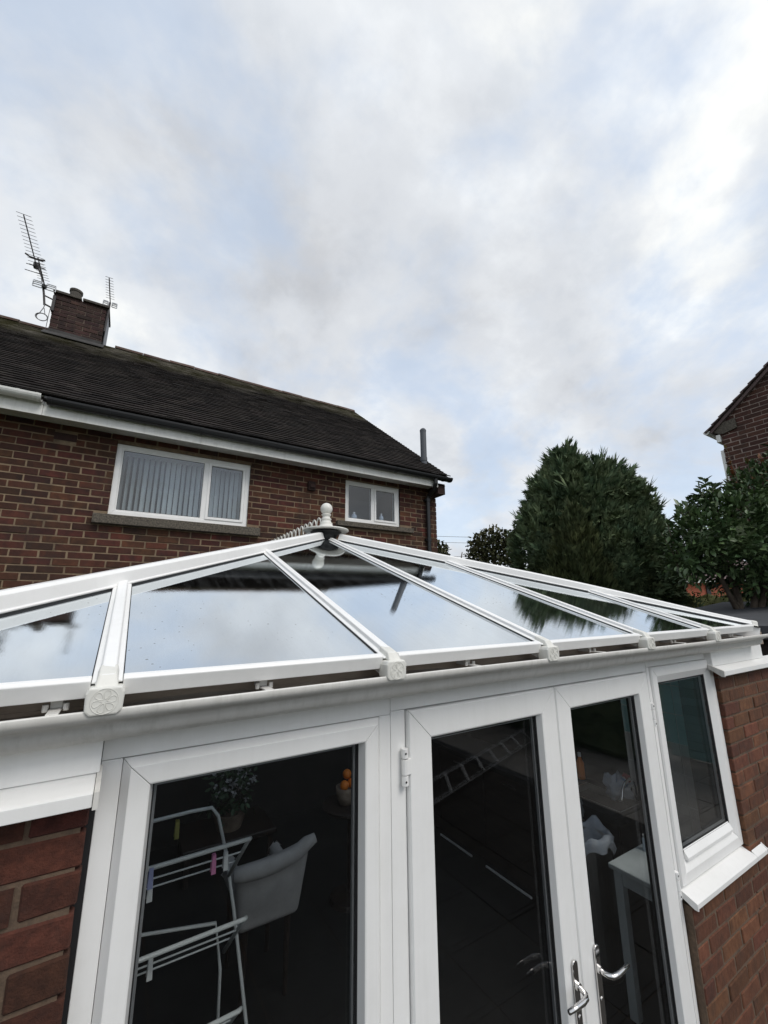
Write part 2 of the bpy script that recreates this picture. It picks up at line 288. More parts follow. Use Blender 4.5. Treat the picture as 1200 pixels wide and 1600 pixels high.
class MB:
    def __init__(s): s.v = []; s.f = []
    def add(s, vs, fs):
        k = len(s.v); s.v += [tuple(p) for p in vs]; s.f += [tuple(i + k for i in f) for f in fs]; return s
    def box(s, x0, x1, y0, y1, z0, z1):
        return s.add([(x0, y0, z0), (x1, y0, z0), (x1, y1, z0), (x0, y1, z0), (x0, y0, z1), (x1, y0, z1), (x1, y1, z1), (x0, y1, z1)],
                     [(0, 3, 2, 1), (4, 5, 6, 7), (0, 1, 5, 4), (1, 2, 6, 5), (2, 3, 7, 6), (3, 0, 4, 7)])
    def cbox(s, x0, x1, y0, y1, z0, z1, c=.004):             # box with chamfered edges
        vs = []; 
        for (a, b, d) in ((0, c, c), (c, 0, c), (c, c, 0)):
            vs += [(x0+a, y0+b, z0+d), (x1-a, y0+b, z0+d), (x1-a, y1-b, z0+d), (x0+a, y1-b, z0+d), (x0+a, y0+b, z1-d), (x1-a, y0+b, z1-d), (x1-a, y1-b, z1-d), (x0+a, y1-b, z1-d)]
        X = lambda i: i; Y = lambda i: 8+i; Z = lambda i: 16+i
        fs = [(X(0), X(4), X(7), X(3)), (X(1), X(2), X(6), X(5)), (Y(0), Y(1), Y(5), Y(4)), (Y(2), Y(3), Y(7), Y(6)), (Z(0), Z(3), Z(2), Z(1)), (Z(4), Z(5), Z(6), Z(7)),
              (X(0), Y(0), Y(4), X(4)), (X(5), Y(5), Y(1), X(1)), (X(6), X(2), Y(2), Y(6)), (X(3), X(7), Y(7), Y(3)),
              (Y(0), Z(0), Z(1), Y(1)), (Y(5), Z(5), Z(4), Y(4)), (Y(3), Y(2), Z(2), Z(3)), (Y(6), Y(7), Z(7), Z(6)),
              (X(0), X(3), Z(3), Z(0)), (X(2), X(1), Z(1), Z(2)), (X(7), X(4), Z(4), Z(7)), (X(5), X(6), Z(6), Z(5))]
        for i in range(8): fs.append((X(i), Y(i), Z(i)) if i in (0, 2, 5, 7) else (X(i), Z(i), Y(i)))
        return s.add(vs, fs)
    def prism(s, poly, d):                                     # polygon extruded along vector d
        n = len(poly); d = Vector(d)
        vs = [tuple(p) for p in poly] + [tuple(Vector(p) + d) for p in poly]
        return s.add(vs, [tuple(range(n))[::-1], tuple(range(n, 2*n))] + [(i, (i+1) % n, n+(i+1) % n, n+i) for i in range(n)])
    def tube(s, pts, r, n=8, cap=True):
        pts = [Vector(p) for p in pts]; rs = r if isinstance(r, (list, tuple)) else [r]*len(pts)
        rings = []; up = None
        for i, p in enumerate(pts):
            d = (pts[min(i+1, len(pts)-1)] - pts[max(i-1, 0)]).normalized()
            if up is None: up = Vector((0, 0, 1)) if abs(d.z) < .9 else Vector((1, 0, 0))
            a = d.cross(up).normalized(); b = a.cross(d).normalized(); up = b
            rings.append([p + a*math.cos(t)*rs[i] + b*math.sin(t)*rs[i] for t in [2*math.pi*k/n for k in range(n)]])
        vs = [q for rg in rings for q in rg]; fs = []
        for i in range(len(pts)-1):
            for k in range(n): fs.append((i*n+k, i*n+(k+1) % n, (i+1)*n+(k+1) % n, (i+1)*n+k))
        if cap: fs += [tuple(range(n))[::-1], tuple((len(pts)-1)*n+k for k in range(n))]
        return s.add(vs, fs)
    def lathe(s, cx, cy, prof, n=20, cap=True):                # prof: (r, z)
        vs = []; fs = []
        for r_, z_ in prof: vs += [(cx + r_*math.cos(2*math.pi*k/n), cy + r_*math.sin(2*math.pi*k/n), z_) for k in range(n)]
        for i in range(len(prof)-1):
            for k in range(n): fs.append((i*n+k, i*n+(k+1) % n, (i+1)*n+(k+1) % n, (i+1)*n+k))
        if cap: fs += [tuple(range(n))[::-1], tuple((len(prof)-1)*n+k for k in range(n))]
        return s.add(vs, fs)
    def ball(s, c, r, n=14, sz=1.0):
        m_ = n//2
        return s.lathe(c[0], c[1], [(max(1e-4, r*math.sin(math.pi*i/m_)), c[2] - r*sz*math.cos(math.pi*i/m_)) for i in range(m_+1)], n)
    def build(s, name, m_, parent=None, smooth=False, kind=None):
        base = ORG[parent] if parent is not None else Vector((0, 0, 0))
        me = bpy.data.meshes.new(name)
        me.from_pydata([(p[0]-base.x, p[1]-base.y, p[2]+H-base.z) for p in s.v], [], s.f)
        me.materials.append(M[m_] if isinstance(m_, str) else m_)
        if smooth:
            for p in me.polygons: p.use_smooth = True
        me.update()
        o = link(name, me, parent); ORG[o] = base
        if kind: o['kind'] = kind
        return o
def bevel(o, w=.003, seg=2):
    md = o.modifiers.new('bevel', 'BEVEL'); md.width = w; md.segments = seg; md.limit_method = 'ANGLE'; md.angle_limit = R(35)
    return o
def ring(mb, x0, x1, z0, z1, prof, gap=.0008, yback=None):
    """mitred rectangular frame in an x-z plane; prof = (inset, y) from the outer edge inwards; members keep a hairline mitre joint"""
    yb = yback if yback is not None else max(p[1] for p in prof) + .004
    P = [(prof[0][0], yb)] + list(prof) + [(prof[-1][0], yb)]
    n = len(P)
    def corner(side_a, i):      # four corner points for inset i
        return [(x0+i, z0+i), (x1-i, z0+i), (x1-i, z1-i), (x0+i, z1-i)][side_a]
    for a in range(4):
        b = (a+1) % 4
        dirx, dirz = [(1, 0), (0, 1), (-1, 0), (0, -1)][a]
        vs = []
        for (i, y_) in P:
            p, q = corner(a, i), corner(b, i)
            vs.append((p[0]+dirx*gap, y_, p[1]+dirz*gap)); vs.append((q[0]-dirx*gap, y_, q[1]-dirz*gap))
        fs = [(2*k, 2*k+1, 2*((k+1) % n)+1, 2*((k+1) % n)) for k in range(n)]
        fs += [tuple(2*k for k in range(n))[::-1], tuple(2*k+1 for k in range(n))]
        mb.add(vs, fs)
    return mb
def fix_normals(o):
    import bmesh
    bm = bmesh.new(); bm.from_mesh(o.data); bmesh.ops.recalc_face_normals(bm, faces=bm.faces); bm.to_mesh(o.data); bm.free(); return o

BRICKS = {}
def brick_mesh(L_, D_, Hh, m_, axis, c=.004):
    key = (round(L_, 3), D_, Hh, m_, axis, int(RNG.integers(0, 4)))
    if key not in BRICKS:
        if axis == 'y': mb = MB().cbox(-L_/2, L_/2, 0, D_, -Hh/2, Hh/2, c)     # face towards -y
        elif axis == 'x': mb = MB().cbox(0, D_, -L_/2, L_/2, -Hh/2, Hh/2, c)   # face towards -x
        else: mb = MB().cbox(-D_, 0, -L_/2, L_/2, -Hh/2, Hh/2, c)              # face towards +x
        jt = RNG.normal(0, .0013 if c > .002 else .0002, (8, 3)); jt[:, 1 if axis == 'y' else 0] = 0; me = bpy.data.meshes.new('brick'); me.from_pydata([tuple(np.array(p)+jt[i % 8]) for i, p in enumerate(mb.v)], [], mb.f); me.materials.append(M[m_]); BRICKS[key] = me
    return BRICKS[key]
def courses(a0, a1, z0, z1, holes, zstart, a_start, joint=.010, L_=.215, hb=.065, pitch=.075, minlen=.012, clip=None):
    """stretcher-bond bricks between a0..a1 (along the wall) and z0..z1, cut round rectangular holes"""
    out = []; k0 = math.floor((z0 - zstart)/pitch)
    k = k0
    while True:
        zc = zstart + k*pitch + hb/2
        if zc - hb/2 > z1: break
        zl, zh = max(zc-hb/2, z0), min(zc+hb/2, z1)
        if zh - zl > .02:
            off = a_start + (0.1125 if k % 2 else 0)
            lo, hi = a0, a1
            if clip: lo, hi = clip(zc)
            cuts = sorted([(h[0], h[1]) for h in holes if h[2] < zh-.006 and h[3] > zl+.006])
            spans = []; cur = lo
            for c0, c1 in cuts:
                if c0 > cur: spans.append((cur, min(c0, hi)))
                cur = max(cur, c1)
            if cur < hi: spans.append((cur, hi))
            i = math.floor((lo - off)/.225) - 1
            while off + i*.225 < hi:
                b0, b1 = off + i*.225, off + i*.225 + L_
                for s0, s1 in spans:
                    p, q = max(b0, s0), min(b1, s1)
                    if q - p > minlen: out.append((p, q, zl, zh))
                i += 1
        k += 1
    return out
def lay(bricks, wall, face, axis, m_, m_stuff, limit=300, depth=.05, seen=None, root_stuff=None, jitter=.0018):
    """the bricks that show largest become parts of their own, the rest one joined piece of real bricks"""
    scored = []
    for (p, q, zl, zh) in bricks:
        a, z = (p+q)/2, (zl+zh)/2
        w = (a, face, z) if axis == 'y' else (face, a, z)
        if seen is None: s = view((w[0], w[1], w[2]+H))
        else: s = view((w[0], w[1], w[2]+H)) if seen(a, z) else None
        if s and -45 < s[0] < 1245 and -30 < s[1] < 1630: scored.append(((q-p)*(zh-zl)/s[2]**2*(1-.3*(abs(s[0]-600) > 600)), p, q, zl, zh))
        else: scored.append((0, p, q, zl, zh))
    scored.sort(key=lambda t: -t[0])
    rest = MB()
    for i, (sc, p, q, zl, zh) in enumerate(scored):
        a, z = (p+q)/2, (zl+zh)/2; j = min(.0012, random.gauss(0, jitter))
        if sc > 0 and i < limit:
            me = brick_mesh(round(q-p, 2), depth, round(zh-zl, 3), m_, axis)
            loc = (a, face+j, z) if axis == 'y' else (face+j, a, z)
            link('brick', me, wall, loc)
        else:
            if axis == 'y': rest.box(p, q, face+j, face+depth, zl, zh)
            elif axis == 'x': rest.box(face+j, face+depth, p, q, zl, zh)
            else: rest.box(face-depth, face+j, p, q, zl, zh)
    if rest.v: rest.build('brickwork', m_stuff, wall, kind='stuff')
def wall_core(mb, a0, a1, z0, z1, f0, f1, holes, axis='y'):
    """solid wall round its openings, cut into butting blocks"""
    xs = sorted({a0, a1, *[h[0] for h in holes], *[h[1] for h in holes]}); 
    for i in range(len(xs)-1):
        c = (xs[i]+xs[i+1])/2; cur = z0
        for h in sorted([h for h in holes if h[0] <= c <= h[1]], key=lambda h: h[2]) + [None]:
            top = h[2] if h else z1
            if top > cur:
                if axis == 'y': mb.box(xs[i], xs[i+1], f0, f1, cur, top)
                else: mb.box(f0, f1, xs[i], xs[i+1], cur, top)
            if h: cur = h[3]
    return mb

# ------------------------------------------------------------------ the setting
g = MB().box(-400, 400, -400, 400, -2.75, -2.358).build('ground', 'ground'); tag(g, 'grassy garden ground around the houses', kind='structure')
pt = MB().box(-8, 8.2, -12, 1.19, -2.45, -2.353).build('patio', 'mortar_c'); tag(pt, 'paved patio in front of the conservatory', kind='structure')
mb = MB(); mb2 = MB()
for i_ in range(27):
    for j_ in range(29):
        x_, y_ = -8+i_*.6, 1.18-(j_+1)*.45; z_ = random.gauss(0, .0012); (mb2 if x_ > 4.9 else mb).box(x_+.006, x_+.592, y_+.006, y_+.442, -2.40, -2.345+z_)
mb.build('paving_slabs', 'patio', pt, kind='stuff'); mb2.build('pale_paving_slabs', 'patio_pale', pt, kind='stuff')

# ------------------------------------------------------------------ conservatory
YB, YF = 1.244, 1.28           # brick face, frame face
XL, XR = -0.90, 4.06           # outer wall corners
XC = 1.478; BAR = 0.745        # middle bar, bar spacing
EY = 1.165                     # eaves line of the glazing
CX0, CX1 = XC - 3*BAR, XC + 3*BAR
SL = math.tan(R(19.1)); YH = 5.16
APY = EY + 3*BAR
def ez(x): return -0.143 + 0.0055*(x - XC)       # eaves run a touch out of level
con = thing('conservatory', 'white framed conservatory with mirrored glass hipped roof and french doors between brick piers', 'conservatory', (XC, EY, -2.35))
# brick piers either side of the frame
def pier(a0, a1, mname, zs, st, wl):
    lay(courses(a0, a1, -2.35, -.385, [], zs, st), wl, YB, 'y', mname, mname, 300, .10)
bw = MB(); bw2 = MB()
bw.box(XL+.012, -.026, YB+.005, YB+.24, -2.35, -.36)
bw2.box(3.197, XR-.012, YB+.004, YB+.24, -2.35, -.36)
wall_l = bw.build('brick_wall', 'mortar_c', con); tag(wall_l, 'red brick pier left of the frame'); wall_r = bw2.build('brick_wall', 'mortar_c', con); tag(wall_r, 'brown brick pier right of the frame')
pier(XL, -.0125, 'brick_c', -.6128-24*.075, -.115, wall_l)
up_r = courses(3.185, XR, -1.398, -.385, [], -.5005-24*.075, 3.185); lo_r = courses(2.478, XR, -2.35, -1.405, [], -.5005-24*.075, 2.478)
lay(up_r + [b_ for b_ in lo_r if b_[0] > 3.10], wall_r, YB, 'y', 'brick_r', 'brick_r', 300, .07)
# reveal bricks of the right pier (its rounded end seen beside the frame) come with the brick depth
MB().box(-.027, -.0035, YB+.03, YB+.235, -2.35, -.36).build('frame_gap_shade', 'rubber', con); MB().box(3.1908, 3.1965, YB+.03, YB+.235, -2.35, -.36).build('frame_gap_shade', 'rubber', con)  # black strips stand in for the shadow gaps beside the frame
# side walls and back of the room
sw = MB(); sw.box(XL, XL+.20, YB+.245, YH, -2.35, -.36); sw.box(XR-.20, XR, YB+.245, YH, -2.35, -.36)
sw.build('side_wall', 'brick_r', con)
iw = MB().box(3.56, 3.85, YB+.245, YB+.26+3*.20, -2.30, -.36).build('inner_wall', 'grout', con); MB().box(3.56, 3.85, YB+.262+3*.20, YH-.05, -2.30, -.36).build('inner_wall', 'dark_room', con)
tsz = .20  # added tiles imitate the fence and paving mirrored in the side window
for r_ in range(8):
    for c_ in range(3):
        y0 = YB+.26+c_*tsz; z0 = -.372-(r_+1)*tsz
        me = brick_mesh(tsz-.006, .012, tsz-.006, 'teal' if r_ < 3 else 'tile_grey', 'x', .0012)
        link('reflection_tile', me, iw, (3.552, y0+tsz/2, z0+tsz/2))
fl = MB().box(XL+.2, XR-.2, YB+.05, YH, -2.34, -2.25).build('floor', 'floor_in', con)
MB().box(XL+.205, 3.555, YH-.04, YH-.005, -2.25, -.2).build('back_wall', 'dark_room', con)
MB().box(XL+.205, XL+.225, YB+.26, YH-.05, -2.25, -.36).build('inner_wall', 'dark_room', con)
# upper panels and cill caps over the brick
for (a, b, capx) in ((XL-.02, -.004, 1), (3.128, XR-.02, -1)):
    bevel(MB().box(a, min(b, 3.93), YB-.004, YF+.03, -.357, -.245).build('cill_panel', 'pvc', con), .002)
    cl = MB(); cl.prism([(a-(.03 if capx == 1 else 0), YB+.02, -.352), (a-(.03 if capx == 1 else 0), 1.195, -.378), (a-(.03 if capx == 1 else 0), 1.188, -.382), (a-(.03 if capx == 1 else 0), 1.188, -.409), (a-(.03 if capx == 1 else 0), 1.196, -.409), (a-(.03 if capx == 1 else 0), 1.198, -.392), (a-(.03 if capx == 1 else 0), YB+.02, -.366)], (b-a+(.03 if capx == 1 else .07)-.006, 0, 0))
    c_ = cl.build('cill', 'pvc', con); bevel(fix_normals(c_), .0015)
    ex = b-.005 if capx == 1 else a-.009
    e_ = MB().prism([(ex, YB+.022, -.349), (ex, 1.194, -.375), (ex, 1.184, -.379), (ex, 1.184, -.413), (ex, 1.200, -.413), (ex, YB+.022, -.372)], (.010, 0, 0)).build('end_cap', 'pvc_dirty', c_); fix_normals(e_)
# outer frame: head, jambs, posts with hairline joints
fr = MB()
fr.box(-.003, .806, YF, YF+.062, -.345, -.235); fr.box(.808, 2.438, YF+.001, YF+.062, -.336, -.235); fr.box(2.440, 3.19, YF, YF+.062, -.317, -.235)
fr.box(-.003, .041, YF, YF+.062, -2.30, -.346); fr.box(.763, .806, YF, YF+.062, -2.30, -.346)
fr.box(.808, .866, YF+.001, YF+.062, -2.30, -.337); fr.box(2.408, 2.438, YF+.001, YF+.062, -2.30, -.337); fr.box(2.440, 2.466, YF, YF+.062, -2.30, -.318)
fr.box(2.47, 3.188, YF, YF+.062, -2.30, -2.22); fr.box(.042, .762, YF+.003, YF+.062, -2.32, -2.24); fr.box(.87, 2.405, YF+.003, YF+.07, -2.32, -2.235)
bevel(fr.build('outer_frame', 'pvc', con), .0018)
MB().box(2.468, 3.189, YF+.02, YF+.05, -2.21, -1.345).build('infill_panel', 'mortar_c', con)
# brick apron below the side window
ap = MB().box(2.475, 3.182, YB+.004, YF+.015, -2.35, -1.40).build('brick_apron', 'mortar_c', con)
lay([b_ for b_ in lo_r if b_[0] <= 3.10], ap, YB, 'y', 'brick_r', 'brick_r', 300, .07)

def glazing(parent, x0, x1, z0, z1, y0):
    """sealed double unit: black gasket, grey spacer, two panes"""
    e = .002
    fix_normals(ring(MB(), x0-.006, x1+.006, z0-.006, z1+.006, [(0, y0-.006), (.007, y0-.006), (.009, y0-.001), (.009, y0+.034)], 0, y0+.036).build('gasket', 'rubber', parent))
    fix_normals(ring(MB(), x0+.004, x1-.004, z0+.004, z1-.004, [(0, y0+.009), (.006, y0+.009), (.006, y0+.019)], 0, y0+.020).build('spacer', 'spacer', parent))
    mb = MB().box(x0+e, x1-e, y0, y0+.004, z0+e, z1-e); mb.build('glass_pane', 'glass', parent)
    MB().box(x0+e, x1-e, y0+.024, y0+.028, z0+e, z1-e).build('glass_pane', 'glass', parent)
# fixed full-height window
W1 = (.042, .762, -2.24, -.347)
fw = ring(MB(), *W1[:2], *W1[2:], [(0, YF-.001), (.017, YF-.022), (.058, YF-.022), (.062, YF-.020), (.071, YF+.012)], .0009, YF+.05).build('fixed_window', 'pvc', con); fix_normals(fw); bevel(fw, .0012)
glazing(fw, .113, .691, -2.169, -.418, YF+.016)
# french doors
def door(x0, x1, hx, hdir, label):
    d = ring(MB(), x0, x1, -2.23, -.339, [(0, YF-.012), (.004, YF-.018), (.090, YF-.018), (.095, YF-.016), (.106, YF+.010)], .0009, YF+.045).build('french_door', 'pvc', con)
    fix_normals(d); bevel(d, .0012); tag(d, label)
    glazing(d, x0+.106, x1-.106, -2.124, -.445, YF+.013)
    yp = YF-.018
    n = 10; w, hh = .0145, .1275; zc = -1.421
    poly = [(hx+w*math.cos(t), yp-.001, zc+hh-w+w*math.sin(t)) for t in [math.pi*k/n for k in range(n+1)]] + [(hx-w*math.cos(t), yp-.001, zc-hh+w-w*math.sin(t)) for t in [math.pi*k/n for k in range(n+1)]]
    p_ = MB().prism(poly, (0, -.009, 0)).build('handle_plate', 'chrome', d); fix_normals(p_); bevel(p_, .003, 3)
    hz = -1.372
    pts = [(hx, yp-.008, hz), (hx, yp-.030, hz), (hx+hdir*.004, yp-.045, hz-.001), (hx+hdir*.016, yp-.056, hz-.002), (hx+hdir*.040, yp-.060, hz-.002), (hx+hdir*.075, yp-.060, hz-.001), (hx+hdir*.118, yp-.058, hz)]
    lv = MB().tube(pts, [.0105, .0095, .0095, .0098, .0100, .0090, .0075], 12); lv.lathe(hx, yp, [], 4) if False else None
    lv.build('door_handle', 'chrome', d, smooth=True)
    MB().tube([(hx, yp-.009, hz), (hx, yp-.019, hz)], .0135, 16).build('handle_boss', 'chrome', d, smooth=False)
    MB().tube([(hx, yp-.009, zc-.045), (hx, yp-.013, zc-.045)], .0085, 14).build('keyhole', 'chrome', d)
    return d
d1 = door(.869, 1.643, 1.600, -1, 'left leaf with lever pointing left')
d2 = door(1.647, 2.405, 1.738, 1, 'right leaf with lever pointing right')
for (d, hx, zs) in ((d1, .853, (-.508, -1.30, -2.0)), (d2, 2.418, (-.545, -1.30, -2.0))):
    for z in zs:
        hg = MB()
        hg.tube([(hx, YF-.014, z-.055), (hx, YF-.014, z-.026)], .0115, 12); hg.tube([(hx, YF-.014, z-.023), (hx, YF-.014, z+.023)], .0115, 12); hg.tube([(hx, YF-.014, z+.026), (hx, YF-.014, z+.055)], .0115, 12)
        if d is d1: hg.box(hx, hx+.022, YF-.022, YF-.006, z-.023, z+.023)
        h_ = hg.build('hinge', 'pvc', d); bevel(h_, .001)
        mb = MB()
        for dz in (-.042, .042): mb.tube([(hx-.003, YF-.0262, z+dz), (hx-.003, YF-.0254, z+dz)], .0035, 8)
        mb.build('hinge_screw', 'rubber', d)
# side window with its cill
W3 = (2.468, 3.189, -1.330, -.319)
s3 = ring(MB(), *W3[:2], *W3[2:], [(0, YF-.006), (.004, YF-.012), (.048, YF-.012), (.052, YF-.010), (.090, YF+.010)], .0009, YF+.05).build('side_window', 'pvc', con); fix_normals(s3); bevel(s3, .0012)
glazing(s3, 2.560, 3.097, -1.205, -.411, YF+.014)
MB().prism([(2.562, YF+.011, -1.200), (2.562, YF-.010, -1.232), (2.562, YF-.010, -1.243), (2.562, YF+.013, -1.243)], (.533, 0, 0)).build('glazing_bead', 'pvc', s3)
cz = MB().prism([(2.470, YF+.01, -1.337), (2.470, 1.222, -1.366), (2.470, 1.214, -1.371), (2.470, 1.214, -1.392), (2.470, 1.222, -1.392), (2.470, 1.225, -1.380), (2.470, YF+.01, -1.356)], (.722, 0, 0))
cz.prism([(3.195, YB-.004, -1.350), (3.195, 1.222, -1.366), (3.195, 1.214, -1.371), (3.195, 1.214, -1.392), (3.195, 1.222, -1.392), (3.195, 1.225, -1.380), (3.195, YB-.004, -1.370)], (.14, 0, 0))
wc = cz.build('window_cill', 'pvc', con); fix_normals(wc); bevel(wc, .0015)
for ex in (2.462, 3.3352):
    yb = YF+.012 if ex < 3 else YB-.003
    fix_normals(MB().prism([(ex, yb, -1.334 if ex < 3 else -1.347), (ex, 1.221, -1.363), (ex, 1.211, -1.368), (ex, 1.211, -1.395), (ex, 1.226, -1.395), (ex, yb, -1.362 if ex < 3 else -1.374)], (.008, 0, 0)).build('end_cap', 'pvc', wc))
# eaves gutter: ogee profile run along the front and returned down both sides
GP = [(1.262, -.190), (1.262, -.284), (1.235, -.284), (1.208, -.2790), (1.188, -.2725), (1.176, -.2620), (1.171, -.2500), (1.168, -.2390), (1.160, -.2310), (1.146, -.2265), (1.134, -.2215), (1.1275, -.2130), (1.1260, -.2040), (1.1265, -.2005), (1.129, -.1985), (1.133, -.1985), (1.135, -.2035), (1.137, -.212), (1.148, -.221), (1.164, -.228), (1.173, -.240), (1.180, -.258), (1.20, -.268), (1.254, -.270), (1.254, -.190)]
XG = 3.76
def gut():
    mb = MB(); n = len(GP)
    st = []
    def row(fn): st.append([fn(y_, z_) for y_, z_ in GP])
    row(lambda y_, z_: (XL-.0-(1.262-y_)+.02, YH, z_))
    row(lambda y_, z_: (XL-(1.262-y_)+.02, y_, z_))
    for x in np.linspace(XL+.2, XG-.2, 12): row(lambda y_, z_: (x, y_, z_ + .0025*math.sin(x*1.7)))
    row(lambda y_, z_: (XG, y_, z_))
    vs = [(p[0], p[1], p[2] + (ez(p[0])-ez(XC)) + .003) for r_ in st for p in r_]
    fs = [(i*n+k, i*n+(k+1) % n, (i+1)*n+(k+1) % n, (i+1)*n+k) for i in range(len(st)-1) for k in range(n)]
    fs += [tuple(range(n)), tuple((len(st)-1)*n+k for k in range(n))[::-1]]
    return mb.add(vs, fs)
go = gut().build('gutter', 'pvc_dirty', con, smooth=True); fix_normals(go)
ms = go.modifiers.new('split', 'EDGE_SPLIT'); ms.split_angle = R(32)
sd = MB()
nseg = 60
for i in range(nseg):
    xa, xb = XL+.02+(XG-XL-.04)*i/nseg, XL+.02+(XG-XL-.04)*(i+1)/nseg
    sd.add([(xa, 1.150, ez(xa)-.0755), (xb, 1.150, ez(xb)-.0755), (xb, 1.253, ez(xb)-.066+.006*math.sin(xb*9)), (xa, 1.253, ez(xa)-.066+.006*math.sin(xa*9))], [(0, 1, 2, 3)])
sd.box(XL+.02, XG-.02, 1.2515, 1.2538, -.268, -.186); sd.box(XL+.02, XG-.02, 1.2475, 1.2512, -.222, -.213)
sd.build('gutter_sediment', 'sediment', go)
MB().box(XL+.02, XR-.02, 1.2545, 1.28, -.27, -.185).build('eaves_beam', 'sediment', con)
for x in [XC+BAR*k+.36 for k in (-3, -2, -1, 0, 1, 2)] + [-.10]:
    z = ez(x)-.021
    b_ = MB(); b_.box(x-.011, x+.011, 1.131, 1.252, z-.034, z-.030); b_.box(x-.011, x+.011, 1.200, 1.252, z-.030, z+.02); b_.tube([(x-.018, 1.19, z-.035), (x-.018, 1.19, z-.02)], .006, 8); b_.tube([(x+.018, 1.19, z-.035), (x+.018, 1.19, z-.02)], .006, 8)
    bevel(b_.build('gutter_bracket', 'pvc_dirty', go), .001)
# roof: front face between two 45 degree hips, side faces, ridge to the house
CA = math.cos(R(19.1)); SA = math.sin(R(19.1))
def rp(x, s, n=0.0):            # front slope: x along the eaves, s plan depth from the eaves, n height above the glass plane
    return Vector((x, EY + s - n*SA, ez(x) + s*SL + n*CA))
def hip_s(x): return max(0.0, min(x - CX0, CX1 - x))
def bar_profile(mb, pts_fn, s0, s1, prof):
    """extrude a cross-section prof of (dx, n) between two plan depths"""
    n = len(prof)
    vs = [pts_fn(dx, s0, nn) for dx, nn in prof] + [pts_fn(dx, s1, nn) for dx, nn in prof]
    fs = [(k, (k+1) % n, n+(k+1) % n, n+k) for k in range(n)] + [tuple(range(n))[::-1], tuple(range(n, 2*n))]
    return mb.add(vs, fs)
BARP = [(-.029, .0015), (-.029, .005), (-.0185, .008), (-.0165, .009), (-.0152, .019), (-.012, .0215), (.012, .0215), (.0152, .019), (.0165, .009), (.0185, .008), (.029, .005), (.029, .0015)]
xs = [CX0 + BAR*i for i in range(7)]
for i in range(6):
    xa, xb = xs[i]+.014, xs[i+1]-.014
    pl = [rp(xa, .005), rp(xb, .005), rp(xb, hip_s(xb)-.01 if hip_s(xb) > .03 else .03), rp(xa, hip_s(xa)-.01 if hip_s(xa) > .03 else .03)]
    g_ = MB().prism(pl, (0, SA*.006, -CA*.006)).build('roof_pane', 'roof_glass', con); fix_normals(g_)
    # white closing trim along the lower edge of the pane
    ta, tb = xs[i]+.030 if i else xs[0]+.10, xs[i+1]-.030 if i < 5 else xs[6]-.10
    t_ = MB(); pr = [(-.010, -.031), (-.010, .007), (-.004, .012), (.008, .011), (.016, .005), (.016, .001), (.006, -.002), (.004, -.031)]
    n = len(pr); vs = [rp(ta, s, nn) for s, nn in pr] + [rp(tb, s, nn) for s, nn in pr]
    t_.add(vs, [(k, (k+1) % n, n+(k+1) % n, n+k) for k in range(n)] + [tuple(range(n))[::-1], tuple(range(n, 2*n))])
    t_ = t_.build('pane_trim', 'pvc', con); fix_normals(t_); bevel(t_, .002)
    MB().prism([rp(ta-.02, .008, -.027), rp(tb+.02, .008, -.027), rp(tb+.02, .03, -.027), rp(ta-.02, .03, -.027)], (0, 0, .010)).build('eaves_seal', 'rubber', con)
def end_cap(x, parent):
    poly = [(-.025, -.064), (.025, -.064), (.0345, -.055), (.036, -.018), (.030, -.006), (-.030, -.006), (-.036, -.018), (-.0345, -.055)]
    e_ = MB().prism([(x+dx, EY-.044, ez(x)+nn) for dx, nn in poly], (0, .052, .0)).build('end_cap', 'cap', parent); fix_normals(e_); bevel(e_, .005, 3)
    q = lambda dx, yy, nn: (x+dx, EY+yy, ez(x)+nn)
    nk = MB().add([q(-.022, -.038, -.010), q(.022, -.038, -.010), q(-.017, -.018, .017), q(.017, -.018, .017), q(-.017, .030, .033), q(.017, .030, .033), q(-.024, .030, .004), q(.024, .030, .004)],
                  [(0, 1, 3, 2), (2, 3, 5, 4), (0, 2, 4, 6), (1, 7, 5, 3), (4, 5, 7, 6), (0, 6, 7, 1)]).build('end_cap', 'cap', parent); fix_normals(nk); bevel(nk, .004, 3)
    ro = MB(); cy_ = EY-.0445
    cz_ = ez(x)-.035
    ro.tube([(x+.0255*math.cos(t), cy_, cz_+.0255*math.sin(t)) for t in [2*math.pi*k/28 for k in range(29)]], .0006, 6, False)
    for k in range(6):
        a_ = math.pi*k/3+.26; lp_ = []
        for u in [2*math.pi*q_/12 for q_ in range(13)]:
            r_ = .0135 + .0090*math.cos(u); w_ = .0058*math.sin(u)*(1.0+.5*math.cos(u))
            lp_.append((x+r_*math.cos(a_)-w_*math.sin(a_), cy_, cz_+r_*math.sin(a_)+w_*math.cos(a_)))
        ro.tube(lp_, .0006, 6, False)
    ro.build('rosette', 'cap', parent)
for i in range(1, 6):
    x = xs[i]; s1 = hip_s(x) - (.02 if i != 3 else .12)
    b_ = bar_profile(MB(), lambda dx, s, nn: rp(x+dx, s, nn), -.012, s1, BARP).build('glazing_bar', 'pvc', con); fix_normals(b_); bevel(b_, .0015)
    gk = bar_profile(MB(), lambda dx, s, nn: rp(x+dx, s, nn), .0, s1, [(-.0315, .0004), (-.0315, .003), (.0315, .003), (.0315, .0004)])
    fix_normals(gk.build('bar_gasket', 'rubber', b_))
    ub = bar_profile(MB(), lambda dx, s, nn: rp(x+dx, s, nn), .0, s1, [(-.024, -.055), (-.024, -.0062), (.024, -.0062), (.024, -.055)])
    fix_normals(ub.build('rafter', 'pvc', b_))
    end_cap(x, b_)
